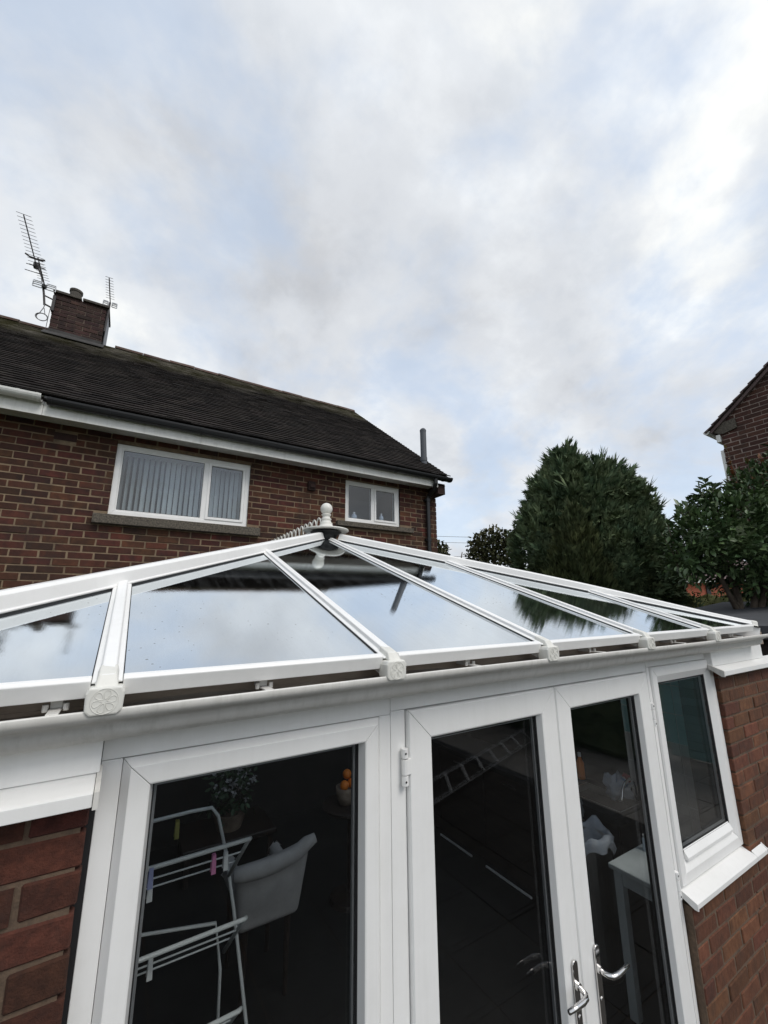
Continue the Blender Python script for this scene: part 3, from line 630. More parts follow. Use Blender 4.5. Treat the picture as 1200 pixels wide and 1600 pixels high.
# hips
def hip(sx):
    c0 = Vector((CX0 if sx > 0 else CX1, EY, 0)); c0.z = ez(c0.x)
    c1 = Vector((XC, APY, ez(XC) + 3*BAR*SL))
    d = (c1-c0); L_ = d.length; d.normalize()
    side = d.cross(Vector((0, 0, 1))).normalized(); up = side.cross(d).normalized()
    prof = [(-.040, -.004), (-.041, .002), (-.036, .006), (-.029, .046), (-.017, .057), (.017, .057), (.029, .046), (.036, .006), (.041, .002), (.040, -.004)]
    def ext(pf, a, b):
        n = len(pf); vs = [c0 + d*a + side*u + up*w for u, w in pf] + [c0 + d*b + side*u + up*w for u, w in pf]
        return MB().add(vs, [(k, (k+1) % n, n+(k+1) % n, n+k) for k in range(n)] + [tuple(range(n))[::-1], tuple(range(n, 2*n))])
    def hext(pf, a, b):
        if sx > 0: return ext(pf, a, b)
        cuts = [(a, .42), (.30, .45), (.55, .60), (.80, .78), (1.15, .92), (1.5, 1.0), (b, 1.0)]; n = len(pf); vs = []; fs = []     # the capping has sunk at its lower end
        for t_, k_ in cuts: vs += [c0 + d*t_ + side*u + up*(w*k_ if w > 0 else w) for u, w in pf]
        for i in range(len(cuts)-1): fs += [(i*n+k, i*n+(k+1) % n, (i+1)*n+(k+1) % n, (i+1)*n+k) for k in range(n)]
        return MB().add(vs, fs + [tuple(range(n))[::-1], tuple((len(cuts)-1)*n+k for k in range(n))])
    h_ = hext(prof, -.045 if sx > 0 else .035, L_-.13).build('hip_bar', 'pvc', con); fix_normals(h_); bevel(h_, .002)
    fix_normals(ext([(-.0425, -.0115), (-.0425, -.0045), (.0425, -.0045), (.0425, -.0115)], 0, L_-.2).build('bar_gasket', 'rubber', h_))
    fix_normals(ext([(-.03, -.09), (-.03, -.014), (.03, -.014), (.03, -.09)], 0, L_-.2).build('rafter', 'pvc', h_))
    n = len(prof)
    e_ = ext([(u*1.12, (w*1.1 if sx > 0 else w*.6)-.006) for u, w in prof], *((-.062, -.030) if sx > 0 else (.018, .050))).build('end_cap', 'cap', h_); fix_normals(e_); bevel(e_, .004)
hip(1); hip(-1)
# side slopes and ridge
RZ = ez(XC) + 3*BAR*SL
for sx in (-1, 1):
    xe = CX0 if sx < 0 else CX1
    def sp(t, s, n=0.0, xe=xe, sx=sx): return Vector((xe - sx*s + sx*n*SA, EY + t, ez(xe) + s*((RZ-ez(xe))/(3*BAR)) + n*CA))
    ts = [0, BAR, 2*BAR, 3*BAR, 3*BAR+.88, YH-EY]
    for i in range(5):
        ta, tb = ts[i]+.02, ts[i+1]-.02
        pl = [sp(ta, .005), sp(tb, .005), sp(tb, min(tb, 3*BAR)-.012), sp(ta, max(.03, min(ta, 3*BAR)-.012))]
        fix_normals(MB().prism(pl, (-sx*SA*.006*0, 0, -.006)).build('roof_pane', 'roof_glass', con))
        if i:
            t0 = ts[i]; top = min(t0, 3*BAR)-.03
            n = len(BARP); vs = [sp(t0+dx, 0, nn) for dx, nn in BARP] + [sp(t0+dx, top, nn) for dx, nn in BARP]
            fix_normals(MB().add(vs, [(k, (k+1) % n, n+(k+1) % n, n+k) for k in range(n)] + [tuple(range(n))[::-1], tuple(range(n, 2*n))]).build('glazing_bar', 'pvc', con))
rg = MB().prism([(XC-.11, APY, RZ-.03), (XC-.10, APY, RZ+.004), (XC-.03, APY, RZ+.060), (XC+.03, APY, RZ+.060), (XC+.10, APY, RZ+.004), (XC+.11, APY, RZ-.03)], (0, YH-APY, 0)).build('ridge', 'pvc', con); fix_normals(rg)
# cresting: a row of open loops along the ridge
cr = MB(); cr.box(XC-.006, XC+.006, APY+.10, YH, RZ+.061, RZ+.110)
y = APY+.12
while y < YH-.08:
    cr.tube([(XC, y+.056-.056*math.cos(t), RZ+.118+.095*math.sin(t)) for t in [math.pi*k/8 for k in range(9)]], .0065, 6); y += .114
fix_normals(cr.build('cresting', 'cap', con))
# boss cap, black stand-in for the dark gap under it and the ball finial
bz = RZ+.064
bc = MB().lathe(XC, APY, [(.02, bz+.010), (.196, bz-.012), (.206, bz-.004), (.203, bz+.005), (.15, bz+.016), (.095, bz+.024), (.07, bz+.030)], 28).build('boss_cap', 'cap', con, smooth=True); fix_normals(bc)
bs = MB().lathe(XC, APY-.0, [(.09, bz-.09), (.10, bz-.05), (.140, bz-.018), (.10, bz+.002)], 24).build('boss_gap_shade', 'rubber', con); fix_normals(bs)
fb = bz+.024
fn = MB().lathe(XC, APY, [(.078, fb), (.080, fb+.008), (.062, fb+.016), (.056, fb+.034), (.058, fb+.040), (.046, fb+.050), (.040, fb+.068), (.047, fb+.075), (.047, fb+.082), (.036, fb+.090), (.032, fb+.108), (.043, fb+.116), (.045, fb+.122), (.030, fb+.130)] , 24, True)
fn.ball((XC, APY, fb+.176), .055, 20)
fix_normals(fn.build('finial', 'cap', con, smooth=True))

# ------------------------------------------------------------------ the brick house behind
D = 5.24; XE = 4.245
hs = thing('brick_house', 'dark red brick semi-detached house with mossy black tiled roof rising behind the conservatory', 'house', (1.5, D, -2.35))
WB = (-.262, 1.206, 1.016, 1.838); WS = (2.572, 3.522, 1.232, 1.862)
SB = (-.386, 1.356, .902, 1.012); SS = (2.425, 3.736, 1.152, 1.230)
AB = (-.822, -.628, 1.757, 1.847)
HO = [WB, WS, SB, SS]
wm = wall_core(MB(), -7, XE-.012, -2.35, 2.10, D+.003, D+.26, [WB, WS])
wm.prism([(XE-.25, D+.27, -2.35), (XE-.25, 11.6, -2.35), (XE-.25, 11.6, 2.05), (XE-.25, 8.365, 4.74), (XE-.25, D+.27, 2.18)], (.24, 0, 0))
hw = wm.build('brick_wall', 'mortar_h', hs); fix_normals(hw)
def vis_house(a, z):            # above the conservatory roof as seen from the photograph's place, below the eaves
    p = view((a, D, z+H))
    if not p or p[0] < -20: return False
    line = 955 - .247*p[0] if p[0] < 500 else 828 + .21*(p[0]-500)
    return p[1] < line + 8
lay(courses(-7, XE, -2.35, 1.985, HO + [AB], 1.871-60*.075+.005, -1.262-.02+.06), hw, D, 'y', 'brick_h', 'brick_h2', 290, .06, vis_house, jitter=.0028)
ab_ = MB().box(*AB[:2], D-.004, D+.05, AB[2]+.006, AB[3]-.006)
for k in range(6): ab_.box(AB[0]+.015+k*.029, AB[0]+.030+k*.029, D-.008, D-.0035, AB[2]+.02, AB[3]-.02)
ab_.build('air_brick', 'brick_ch', hs)
al = MB(); al.box(1.985, 2.085, D-.05, D+.02, 1.610, 1.735); al.box(2.00, 2.07, D-.075, D-.0505, 1.64, 1.69)
bevel(al.build('wall_vent', 'brick_ch', hs), .004)
st_ = bevel(MB().box(SB[0], SB[1], D-.075, D+.10, SB[2]+.004, SB[3]-.004).build('window_sill', 'stone', hs), .006)
bevel(MB().box(SS[0], SS[1], D-.065, D+.10, SS[2]+.003, SS[3]-.003).build('window_sill', 'stone', hs), .005)
def hwindow(W, xm, opener, gl):
    x0, x1, z0, z1 = W; yf = D+.028
    w_ = ring(MB(), x0, x1, z0, z1, [(0, yf), (.050, yf), (.058, yf+.008), (.060, yf+.03)], .0006, yf+.06)
    w_.box(xm-.024, xm+.024, yf+.002, yf+.05, z0+.055, z1-.055)
    w_ = w_.build('window', 'pvc', hs); fix_normals(w_); bevel(w_, .002)
    for (a, b, op) in ((x0+.058, xm-.022, False), (xm+.022, x1-.058, True)):
        o2 = op and opener
        i_ = .034 if o2 else .012
        s_ = ring(MB(), a, b, z0+.056, z1-.056, [(0, yf-.010 if o2 else yf+.004), (i_-.006, yf-.010 if o2 else yf+.004), (i_, yf+.008)], .0005, yf+.045)
        s_ = s_.build('sash', 'pvc', w_); fix_normals(s_)
        MB().box(a+i_-.002, b-i_+.002, yf+.012, yf+.018, z0+.054+i_, z1-.054-i_).build('pane', 'house_glass', w_)
        ring(MB(), a+i_-.004, b-i_+.004, z0+.052+i_, z1-.052-i_, [(0, yf+.009), (.008, yf+.009)], 0, yf+.02).build('gasket', 'rubber', w_)
    return w_
hwindow(WB, .688, True, None); hwindow(WS, 3.050, True, None)
# rooms behind the upstairs windows
def room(x0, x1, y0, y1, z0, z1, mm):
    mb = MB(); t = .03
    mb.box(x0, x1, y1, y1+t, z0, z1); mb.box(x0-t, x0, y0, y1, z0, z1); mb.box(x1, x1+t, y0, y1, z0, z1); mb.box(x0, x1, y0, y1, z0-t, z0); mb.box(x0, x1, y0, y1, z1, z1+t)
    return mb.build('room_wall', mm, hs)
room(-.6, 1.6, D+.27, D+2.6, -.2, 2.05, 'room'); room(2.3, 3.9, D+.27, D+1.6, -.2, 2.05, 'room_pale')
bl = thing('vertical_blind', 'pale vertical blind of angled fabric slats hanging inside the large upstairs window', 'blind', (.47, D+.2, 1.8))
bl['label'] = 'pale vertical blind of angled fabric slats behind the large upstairs window'
MB().box(-.20, 1.15, D+.19, D+.23, 1.775, 1.81).build('headrail', 'pvc', bl)
sm = bpy.data.meshes.new('blind_slat')
mb = MB(); n = 6
for k in range(n):
    a, b = -.032+.064*k/n, -.032+.064*(k+1)/n; ya, yb_ = .007*math.cos(math.pi*a/.064), .007*math.cos(math.pi*b/.064)
    mb.add([(a, ya, -.39), (b, yb_, -.39), (b, yb_, .39), (a, ya, .39)], [(0, 1, 2, 3)])
sm.from_pydata(mb.v, [], mb.f); sm.materials.append(M['slat'])
for k in range(24):
    o = link('blind_slat', sm, bl, (-.185+k*.0575, D+.21, 1.40)); o.rotation_euler = (0, 0, R(-52+random.uniform(-8, 8)))
# bottles on the bathroom sill
for (x, r_, hh, lab) in ((2.68, .038, .15, 'short pale bottle on the small upstairs window sill, leftmost'), (2.80, .045, .165, 'round shouldered pale blue bottle on the small upstairs window sill'), (3.28, .034, .20, 'tall spray bottle behind the opening pane of the small upstairs window')):
    b_ = thing('bottle', lab, 'bottle', (x, D+.17, 1.262), 'bottles on the upstairs window sill')
    z = 1.262
    MB().lathe(x, D+.17, [(r_, z), (r_, z+hh*.68), (r_*.75, z+hh*.78), (r_*.4, z+hh*.84)], 14).build('bottle_body', 'bottle', b_, smooth=True)
    MB().lathe(x, D+.17, [(r_*.45, z+hh*.84), (r_*.45, z+hh)], 12).build('bottle_cap', 'pvc', b_)
MB().box(2.62, 3.48, D+.09, D+.265, 1.235, 1.262).build('inner_sill', 'pvc', hs)
# soffit, fascia, gutters, downpipe
MB().box(-7, XE, 4.985, D-.001, 1.935, 1.947).build('soffit', 'fascia', hs)
for (a, b) in ((-7, -.905), (-.902, .55), (.552, 4.08)):
    bevel(MB().box(a, b, 4.962, 4.984, 1.893, 2.10).build('fascia_board', 'fascia', hs), .002)
def gutter_run(a, b, mm, yc=4.905, zc=2.052, r_=.060):
    n = 10; mb = MB()
    o_ = [(yc + r_*math.cos(t), zc - r_*math.sin(t)) for t in [math.pi*k/n for k in range(n+1)]]; i_ = [(yc + (r_-.005)*math.cos(t), zc - (r_-.005)*math.sin(t)) for t in [math.pi*k/n for k in range(n+1)]][::-1]
    mb.prism([(a, y_, z_) for y_, z_ in o_+i_], (b-a, 0, 0))
    for x in (a+.02, b-.04): mb.prism([(x, yc + (r_+.005)*math.cos(t), zc - (r_+.005)*math.sin(t)) for t in [math.pi*k/n for k in range(n+1)]], (.02, 0, 0))
    for x in np.arange(a+.5, b, .9): mb.prism([(x, yc + (r_+.006)*math.cos(t), zc - (r_+.006)*math.sin(t)) for t in [math.pi*k/n for k in range(n+1)]] , (.025, 0, 0))
    return fix_normals(mb.build('roof_gutter', mm, hs))
tag(gutter_run(-7, -.915, 'fascia', 4.90, 2.068), 'white gutter length on the left half')
tag(gutter_run(-.87, 4.30, 'black'), 'black gutter length on the right half')
MB().box(-.9, 4.28, 4.9, 4.98, 2.052, 2.075).build('eaves_board', 'black', hs)
dp = MB(); px, py = 4.035, 5.185
dp.tube([(px-.05, 4.905, 2.0), (px-.05, 4.905, 1.94), (px-.02, 4.98, 1.86), (px, py-.03, 1.80), (px, py, 1.74), (px, py, -2.3)], .034, 12)
for z in (1.70, 1.05, .2): dp.tube([(px, py, z), (px, py, z+.05)], .042, 12); dp.box(px-.05, px+.05, py, D+.01, z+.01, z+.04)
dp.build('downpipe', 'black', hs, smooth=False)
MB().box(4.09, 4.238, 4.985, D+.02, 1.80, 1.972).build('eaves_corbel', 'brick_ch', hs)
# roof tiles in courses
EZ0, EY0 = 2.075, 4.915; RY, RZH = 8.365, 4.742
sl = math.hypot(RY-EY0, RZH-EZ0); ty, tz = (RY-EY0)/sl, (RZH-EZ0)/sl
rt = MB(); nc = 43; gz = sl/nc
for c in range(nc):
    s0 = c*gz; off = .0825*(c % 2); sag = 0
    x = -7+off
    while x < 4.27:
        x2 = min(x+.163, 4.285); jl = random.gauss(0, .004) - (.03 if random.random() < .012 else 0); th = .013 + random.uniform(0, .004)
        lift = .004+random.uniform(0, .004) + (.012 if c == 0 else 0)
        a0, a1 = s0 - .012 + jl, s0+gz+.02
        def q(xx, s, n_): return (xx, EY0+ty*s - tz*n_, EZ0+tz*s + ty*n_)
        na = .022+lift
        rt.add([q(x, a0, na-th), q(x2, a0, na-th), q(x2, a1, .006), q(x, a1, .006), q(x, a0, na), q(x2, a0, na+random.gauss(0, .001)), q(x2, a1, .012), q(x, a1, .012)],
               [(0, 1, 5, 4), (4, 5, 6, 7), (1, 2, 6, 5), (3, 0, 4, 7)])
        x += .165
tl = rt.build('roof_tiles', 'tile', hs, kind='stuff')
MB().prism([(-7, EY0+.02, EZ0-.01), (-7, RY, RZH-.012), (-7, 11.8, 2.0), (-7, 11.8, 1.95), (-7, RY, RZH-.09), (-7, EY0+.06, EZ0-.05)], (11.27, 0, 0)).build('roof_deck', 'tile', hs)
me = bpy.data.meshes.new('ridge_tile'); n = 8
mb = MB(); o_ = [(.118*math.cos(t), .085*math.sin(t)) for t in [math.pi*k/n for k in range(n+1)]]; i_ = [(.10*math.cos(t), .068*math.sin(t)) for t in [math.pi*k/n for k in range(n+1)]][::-1]
mb.prism([(-.222, a, b) for a, b in o_+i_], (.444, 0, 0)); me.from_pydata(mb.v, [], mb.f); me.materials.append(M['ridge'])
x = 4.05
while x > -5.5:
    if not (-1.75 < x < -.68):
        o = link('ridge_tile', me, hs, (x, RY, RZH-.045+random.gauss(0, .004))); o.rotation_euler = (0, random.gauss(0, .006), random.gauss(0, .01))
    x -= .45
MB().prism([(4.262, EY0, EZ0-.005), (4.262, RY, RZH+.03), (4.262, RY, RZH-.03), (4.262, EY0+.05, EZ0-.05)], (.026, 0, 0)).build('verge_mortar', 'stone', hs)
# vent pipe through the roof
vp = MB(); vx, vy = 4.115, 5.36
vp.tube([(vx, vy, 2.3), (vx, vy, 3.04)], .053, 16); vp.tube([(vx, vy, 2.47), (vx, vy, 2.53)], .060, 16); vp.lathe(vx, vy, [(.054, 3.0), (.057, 3.04), (.04, 3.065), (.015, 3.08)], 16)
vp.build('vent_pipe', 'grey_pipe', hs)
# chimney
cx0, cx1, cyf, cyb, cz0, cz1 = -1.60, -.868, 8.07, 8.62, 4.30, 5.32
ch = MB().box(cx0+.006, cx1-.006, cyf+.006, cyb, cz0, cz1).build('chimney', 'mortar_ch', hs)
lay(courses(cx0, cx1, cz0+.30, cz1, [], cz0+.005, cx0), ch, cyf, 'y', 'brick_ch', 'brick_ch', 200, .05, jitter=.004)
lay(courses(cyf, cyb, cz0+.17, cz1, [], cz0+.005, cyf+.11), ch, cx1, '+x', 'brick_ch', 'brick_ch', 200, .05, jitter=.004)
cp = MB(); cp.box(cx0-.03, -1.235, cyf-.04, cyb+.03, cz1, cz1+.045); cp.box(-1.215, cx1+.045, cyf-.045, cyb+.03, cz1-.006, cz1+.038)
bevel(cp.build('capping', 'capstone', ch), .006)
MB().lathe(-1.36, cyf+.2, [(.09, cz1+.04), (.088, cz1+.24), (.10, cz1+.245), (.10, cz1+.285), (.08, cz1+.285), (.075, cz1+.15)], 18).build('chimney_pot', 'capstone', ch)
ld = MB(); zr_ = RZH-(RY-cyf)*.773; ld.box(cx0-.01, cx1+.012, cyf-.016, cyf-.004, zr_-.05, zr_+.115); ld.prism([(cx0-.05, cyf-.016, zr_+.055), (cx1+.06, cyf-.016, zr_+.055), (cx1+.06, cyf-.19, zr_-.085), (cx0-.05, cyf-.19, zr_-.085)], (0, 0, .012))
ld.build('flashing', 'lead', ch)
# black sheet standing in for the shade on the stack's right side
MB().box(cx1+.018, cx1+.03, cyf+.06, cyb-.05, cz0+.28, cz1-.03).build('chimney_side_shade', 'black', ch)

# ------------------------------------------------------------------ television aerials on the chimney
def yagi(par, x, y_root, z, length, n, hl, t0=.0, m_='alu_dark', tilt=0.0):
    bm_ = MB().tube([(x, y_root+.05, z), (x, y_root-length, z+tilt)], .0085, 8).build('boom', m_, par)
    e = MB()
    for k in range(n):
        t = k/(n-1); yy = y_root - t0 - (length-t0)*t; zz_ = z + tilt*t + .012
        h = hl*(1.06 - .18*t); e.tube([(x-h, yy, zz_), (x+h, yy, zz_)], .0034, 6)
    e.build('director_rods', m_, par)
def reflector(par, x, y, z, w, hh, m_='alu'):
    e = MB()
    for sx in (-1, 1):
        a, b = x+sx*.03, x+sx*w
        for zz_ in np.linspace(z-hh, z+hh, 4): e.tube([(a, y+.02*abs(zz_-z)/hh, zz_), (b, y+.02*abs(zz_-z)/hh, zz_)], .0085, 6)
        e.tube([(b, y+.02, z-hh), (b, y+.02, z+hh)], .008, 6); e.tube([(a, y+.02, z-hh), (a, y+.02, z+hh)], .008, 6)
    e.build('reflector_grid', m_, par)
a1 = thing('television_aerial', 'tallest aerial with a long comb of rods above the left corner of the chimney', 'aerial', (-1.70, 8.02, 4.98), 'television aerials on the chimney')
MB().tube([(-1.70, 8.02, 5.0), (-1.735, 8.02, 5.20), (-1.80, 8.02, 5.50), (-1.86, 8.02, 5.63), (-1.93, 8.02, 5.68)], .016, 8).build('mast', 'alu_dark', a1)
yagi(a1, -1.905, 8.05, 5.69, 1.10, 15, .098)
MB().tube([(-2.03, 7.86, 5.735), (-1.97, 7.86, 5.70), (-1.90, 7.86, 5.695), (-1.83, 7.86, 5.70), (-1.77, 7.86, 5.72)], .014, 8).build('dipole', 'alu_dark', a1)
MB().cbox(-1.945, -1.865, 8.0, 8.08, 5.65, 5.74, .01).build('junction_box', 'black', a1)
e = MB()
for zz_ in (5.62, 5.74): e.tube([(-2.06, 8.12, zz_), (-1.80, 8.12, zz_)], .006, 6)
e.build('rear_rods', 'alu_dark', a1)
br = MB(); br.tube([(-1.70, 8.02, 5.02), (-1.58, 8.09, 5.02)], .014, 8); br.tube([(-1.735, 8.02, 5.18), (-1.58, 8.09, 5.18)], .012, 8); br.box(-1.615, -1.575, 8.02, 8.10, 4.95, 5.24)
br.build('wall_bracket', 'alu_dark', a1)
a2 = thing('television_aerial', 'lower aerial with a pale square grid on the same mast left of the chimney', 'aerial', (-1.73, 7.95, 5.30), 'television aerials on the chimney')
yagi(a2, -1.742, 7.96, 5.345, .62, 9, .075, .10); reflector(a2, -1.742, 7.97, 5.335, .15, .055)
MB().cbox(-1.775, -1.71, 7.97, 8.03, 5.29, 5.36, .01).build('junction_box', 'black', a2)
a3 = thing('television_aerial', 'smallest aerial standing off the right corner of the chimney', 'aerial', (-.85, 8.06, 5.0), 'television aerials on the chimney')
MB().tube([(-.845, 8.07, 4.85), (-.832, 8.07, 5.46)], .016, 8).build('mast', 'alu_dark', a3)
yagi(a3, -.83, 8.06, 5.455, .66, 9, .062, .10); reflector(a3, -.83, 8.07, 5.44, .105, .045)
lp = thing('cable_loop', 'pale coiled cable hanging from the aerial bracket left of the chimney', 'cable', (-1.70, 8.0, 5.0))
c = MB()
c.tube([(-1.69, 8.0, 5.0), (-1.70, 8.0, 4.93), (-1.735, 8.0, 4.82)], .006, 6); c.tube([(-1.69, 8.0, 4.93), (-1.665, 8.0, 4.82)], .006, 6)
for k in range(3): c.tube([(-1.70+(.082-.006*k)*math.cos(t), 8.0+.01*k, 4.76+.068*math.sin(t)+.004*k) for t in [2*math.pi*j/20 for j in range(21)]], .006, 6)
c.tube([(-1.625, 8.05, 5.0), (-1.63, 8.05, 4.6)], .005, 6)
c.build('coil', 'cable', lp)

# ------------------------------------------------------------------ neighbouring house on the right
NX, NY, NZ = 8.25, 2.56, 3.02
nh = thing('brick_house', 'brown brick gable end of the next house behind the laurel, white gutter at its eaves', 'house', (NX+3, 0, -2.35))
NR = NY-1.75; NRZ = NZ+.835*1.75
gb = MB().prism([(NX+.004, NY-.01, -2.35), (NX+.004, NY-.01, NZ-.04), (NX+.004, NR, NRZ-.04), (NX+.004, 2*NR-NY, NZ), (NX+.004, 2*NR-NY, -2.35)], (.25, 0, 0))
gb.box(NX+.26, NX+7, NY-.26, NY-.01, -2.35, NZ)
nw = gb.build('brick_wall', 'mortar_n', nh); fix_normals(nw)
def nclip(zc):
    top = NY - max(0, (zc+.03-NZ+.03)/.835)
    return (2*NR-NY+(NY-top), top)
lay(courses(2*NR-NY, NY, -.2, NRZ-.15, [], NZ-60*.075, NY, clip=nclip), nw, NX, 'x', 'brick_n', 'brick_n', 280, .06, lambda a, z: a > .6 and z > -.2, jitter=.002)
lay(courses(2*NR-NY, NY, -2.35, -.2, [], NZ-70*.075, NY), nw, NX, 'x', 'brick_n', 'brick_n', 0, .06)
rtl = MB(); nsl = math.hypot(1.92, 1.92*.835); k = 0
ny_, nz_ = 1/math.hypot(1, .835), .835/math.hypot(1, .835)
nroof = MB()
for c in range(34):
    s0 = c*.15
    if s0 > nsl: break
    for xx in np.arange(NX-.10, NX+5.0, .30):
        a0 = s0-.02
        def q(x_, s, n_): return (x_, NY+.15-ny_*s + nz_*n_, NZ-.125+nz_*s + ny_*n_)
        nroof.add([q(xx, a0, .012), q(xx+.295, a0, .012), q(xx+.295, s0+.16, 0), q(xx, s0+.16, 0), q(xx, a0, .035), q(xx+.295, a0, .035), q(xx+.295, s0+.16, .012), q(xx, s0+.16, .012)], [(0, 1, 5, 4), (4, 5, 6, 7), (3, 0, 4, 7), (1, 2, 6, 5), (0, 3, 2, 1)])
nroof.build('roof_tiles', 'ntile', nh, kind='stuff')
MB().prism([(NX-.06, NY+.12, NZ-.115), (NX-.06, NR, NRZ-.01), (NX-.06, NR, NRZ-.07), (NX-.06, NY+.10, NZ-.155)], (5, 0, 0)).build('roof_deck', 'ntile', nh)
MB().prism([(NX-.06, NR, NRZ-.01), (NX-.06, 2*NR-NY-.12, NZ-.115), (NX-.06, 2*NR-NY-.1, NZ-.155), (NX-.06, NR, NRZ-.07)], (5, 0, 0)).build('roof_slope', 'ntile', nh)
n = 8
fix_normals(MB().prism([(NX-.06, NY+.165+.05*math.cos(t), NZ-.10-.055*math.sin(t)) for t in [math.pi*k/n for k in range(n+1)]], (5, 0, 0)).build('roof_gutter', 'fascia', nh))
bevel(MB().prism([(NX-.03, NY+.10, NZ-.09), (NX-.03, NY+.05, NZ-.17), (NX-.03, NY-.05, NZ-.21), (NX-.03, NY-.24, NZ-.165), (NX-.03, NY-.24, NZ+.01), (NX-.03, NY-.04, NZ-.02)], (.029, 0, 0)).build('gable_kneeler', 'stone', nh), .004)
bevel(MB().box(NX-.02, NX+.3, NY+.0, NY+.06, NZ-.33, NZ-.20).build('eaves_corbel', 'fascia', nh), .004)
bevel(MB().box(NX+.02, NX+.9, NY+.0, NY+.05, NZ-1.75, NZ-.47).build('window_surround', 'fascia', nh), .004)

# ------------------------------------------------------------------ trees and shrubs
def mesh_obj(name, V, Fq, m_, parent, kind=None, smooth=False):
    """V (n,3) world with eye-relative z; Fq (m,3 or 4) faces"""
    base = ORG[parent] if parent is not None else Vector((0, 0, 0))
    me = bpy.data.meshes.new(name); V = np.asarray(V, dtype=np.float64) + np.array([-base.x, -base.y, H-base.z]); Fq = np.asarray(Fq, dtype=np.int32)
    k = Fq.shape[1]
    me.vertices.add(len(V)); me.vertices.foreach_set('co', V.ravel())
    me.loops.add(Fq.size); me.loops.foreach_set('vertex_index', Fq.ravel())
    me.polygons.add(len(Fq)); me.polygons.foreach_set('loop_start', np.arange(0, Fq.size, k, dtype=np.int32)); me.polygons.foreach_set('loop_total', np.full(len(Fq), k, dtype=np.int32))
    me.update(calc_edges=True); me.validate(); me.materials.append(M[m_])
    o = link(name, me, parent); ORG[o] = base
    if kind: o['kind'] = kind
    return o
def lobe_points(lobes, n, inner=.25, base=(0, 0), big=0.0):
    """points scattered through the outer shell of overlapping ellipsoids; lobes = (lat, dep, z, rl, rd, rz) in a frame turned to the view"""
    lobes = np.array(lobes, float); vol = lobes[:, 3]*lobes[:, 5] + lobes[:, 3]*lobes[:, 4]; pick = RNG.choice(len(lobes), n, p=vol/vol.sum())
    d = RNG.normal(size=(n, 3)); d /= np.linalg.norm(d, axis=1)[:, None]
    r_ = 1 - inner*RNG.random(n)**1.6
    Lb = lobes[pick]
    # lumpy surface
    lump = 1 + .10*np.sin(d[:, 0]*7+pick*1.3)*np.sin(d[:, 2]*8+pick) + .07*np.sin(d[:, 1]*13+d[:, 2]*11+pick*2.1)
    lump = lump + big*np.sin(d[:, 0]*4.3+pick*2.7)*np.sin(d[:, 2]*5.1+pick*1.9+1) + big*.7*np.sin(d[:, 1]*6+d[:, 0]*5+pick)
    p = Lb[:, :3] + d*Lb[:, 3:6]*(r_*lump)[:, None]
    keep = np.ones(n, bool)
    for j, L_ in enumerate(lobes):                         # drop points buried in another lobe
        q = ((p-L_[:3])/L_[3:6]); keep &= ~((np.linalg.norm(q, axis=1) < .72) & (pick != j))
    nrm = d/Lb[:, 3:6]; nrm /= np.linalg.norm(nrm, axis=1)[:, None]
    return p[keep], nrm[keep]
LAT = np.array([.8514, -.5245, 0]); DEP = np.array([.5245, .8514, 0])
def to_world(p, base): 
    return np.array([base[0], base[1], 0]) + p[:, :1]*LAT + p[:, 1:2]*DEP + np.c_[np.zeros(len(p)), np.zeros(len(p)), p[:, 2]]
def dirs_world(d): return d[:, :1]*LAT + d[:, 1:2]*DEP + np.c_[np.zeros(len(d)), np.zeros(len(d)), d[:, 2]]
def sprays(P, Nn, size, blades=6, spread=.9, up=.5, width=.16, jit=.45):
    """flat fans of narrow pointed blades, like cypress twigs"""
    n = len(P); out = Nn + np.array([0, 0, up]) + RNG.normal(0, jit, (n, 3)); out /= np.linalg.norm(out, axis=1)[:, None]
    side = np.cross(out, RNG.normal(size=(n, 3))); side /= np.linalg.norm(side, axis=1)[:, None]
    nm = np.cross(side, out)
    s = size*RNG.uniform(.6, 1.35, n)
    V = []; 
    for b in range(blades):
        a = (b/(blades-1)-.5)*2*spread + RNG.normal(0, .12, n); ln = s*(1-.35*np.abs(a)/spread)*RNG.uniform(.75, 1.1, n)
        st = P + out*(s*(.32*b/blades))[:, None]
        dr = out*np.cos(a)[:, None] + side*np.sin(a)[:, None] + nm*RNG.normal(0, .18, n)[:, None]
        pr = np.cross(dr, nm); w = (ln*width)[:, None]
        V.append(np.stack([st, st+dr*(ln*.5)[:, None]+pr*w, st+dr*ln[:, None], st+dr*(ln*.5)[:, None]-pr*w], 1))
    V = np.stack(V, 1).reshape(-1, 3)
    return V, np.arange(len(V)).reshape(-1, 4)
def leaves(P, Nn, ln, wd, droop=.0, jit=.6, up=.35):
    """folded elliptical leaves, six corners each"""
    n = len(P); ax = Nn + RNG.normal(0, jit, (n, 3)) + np.array([0, 0, up-droop]); ax /= np.linalg.norm(ax, axis=1)[:, None]
    sd = np.cross(ax, np.array([0, 0, 1.0]) + RNG.normal(0, .45, (n, 3))); sd /= np.linalg.norm(sd, axis=1)[:, None]; nm = np.cross(sd, ax)
    L_ = (ln*RNG.uniform(.65, 1.25, n))[:, None]; W_ = (wd*RNG.uniform(.7, 1.2, n))[:, None]
    a = P; t = P + ax*L_ - nm*L_*.18; m1 = P + ax*L_*.33; m2 = P + ax*L_*.68 - nm*L_*.05
    up_ = nm*W_*.22
    V = np.stack([a, m1+sd*W_*.9+up_, m2+sd*W_*.85+up_, t, m2-sd*W_*.85+up_, m1-sd*W_*.9+up_], 1).reshape(-1, 3)
    i = np.arange(n)[:, None]*6
    return V, np.concatenate([i+np.array([0, 1, 2, 3]), i+np.array([0, 3, 4, 5])])
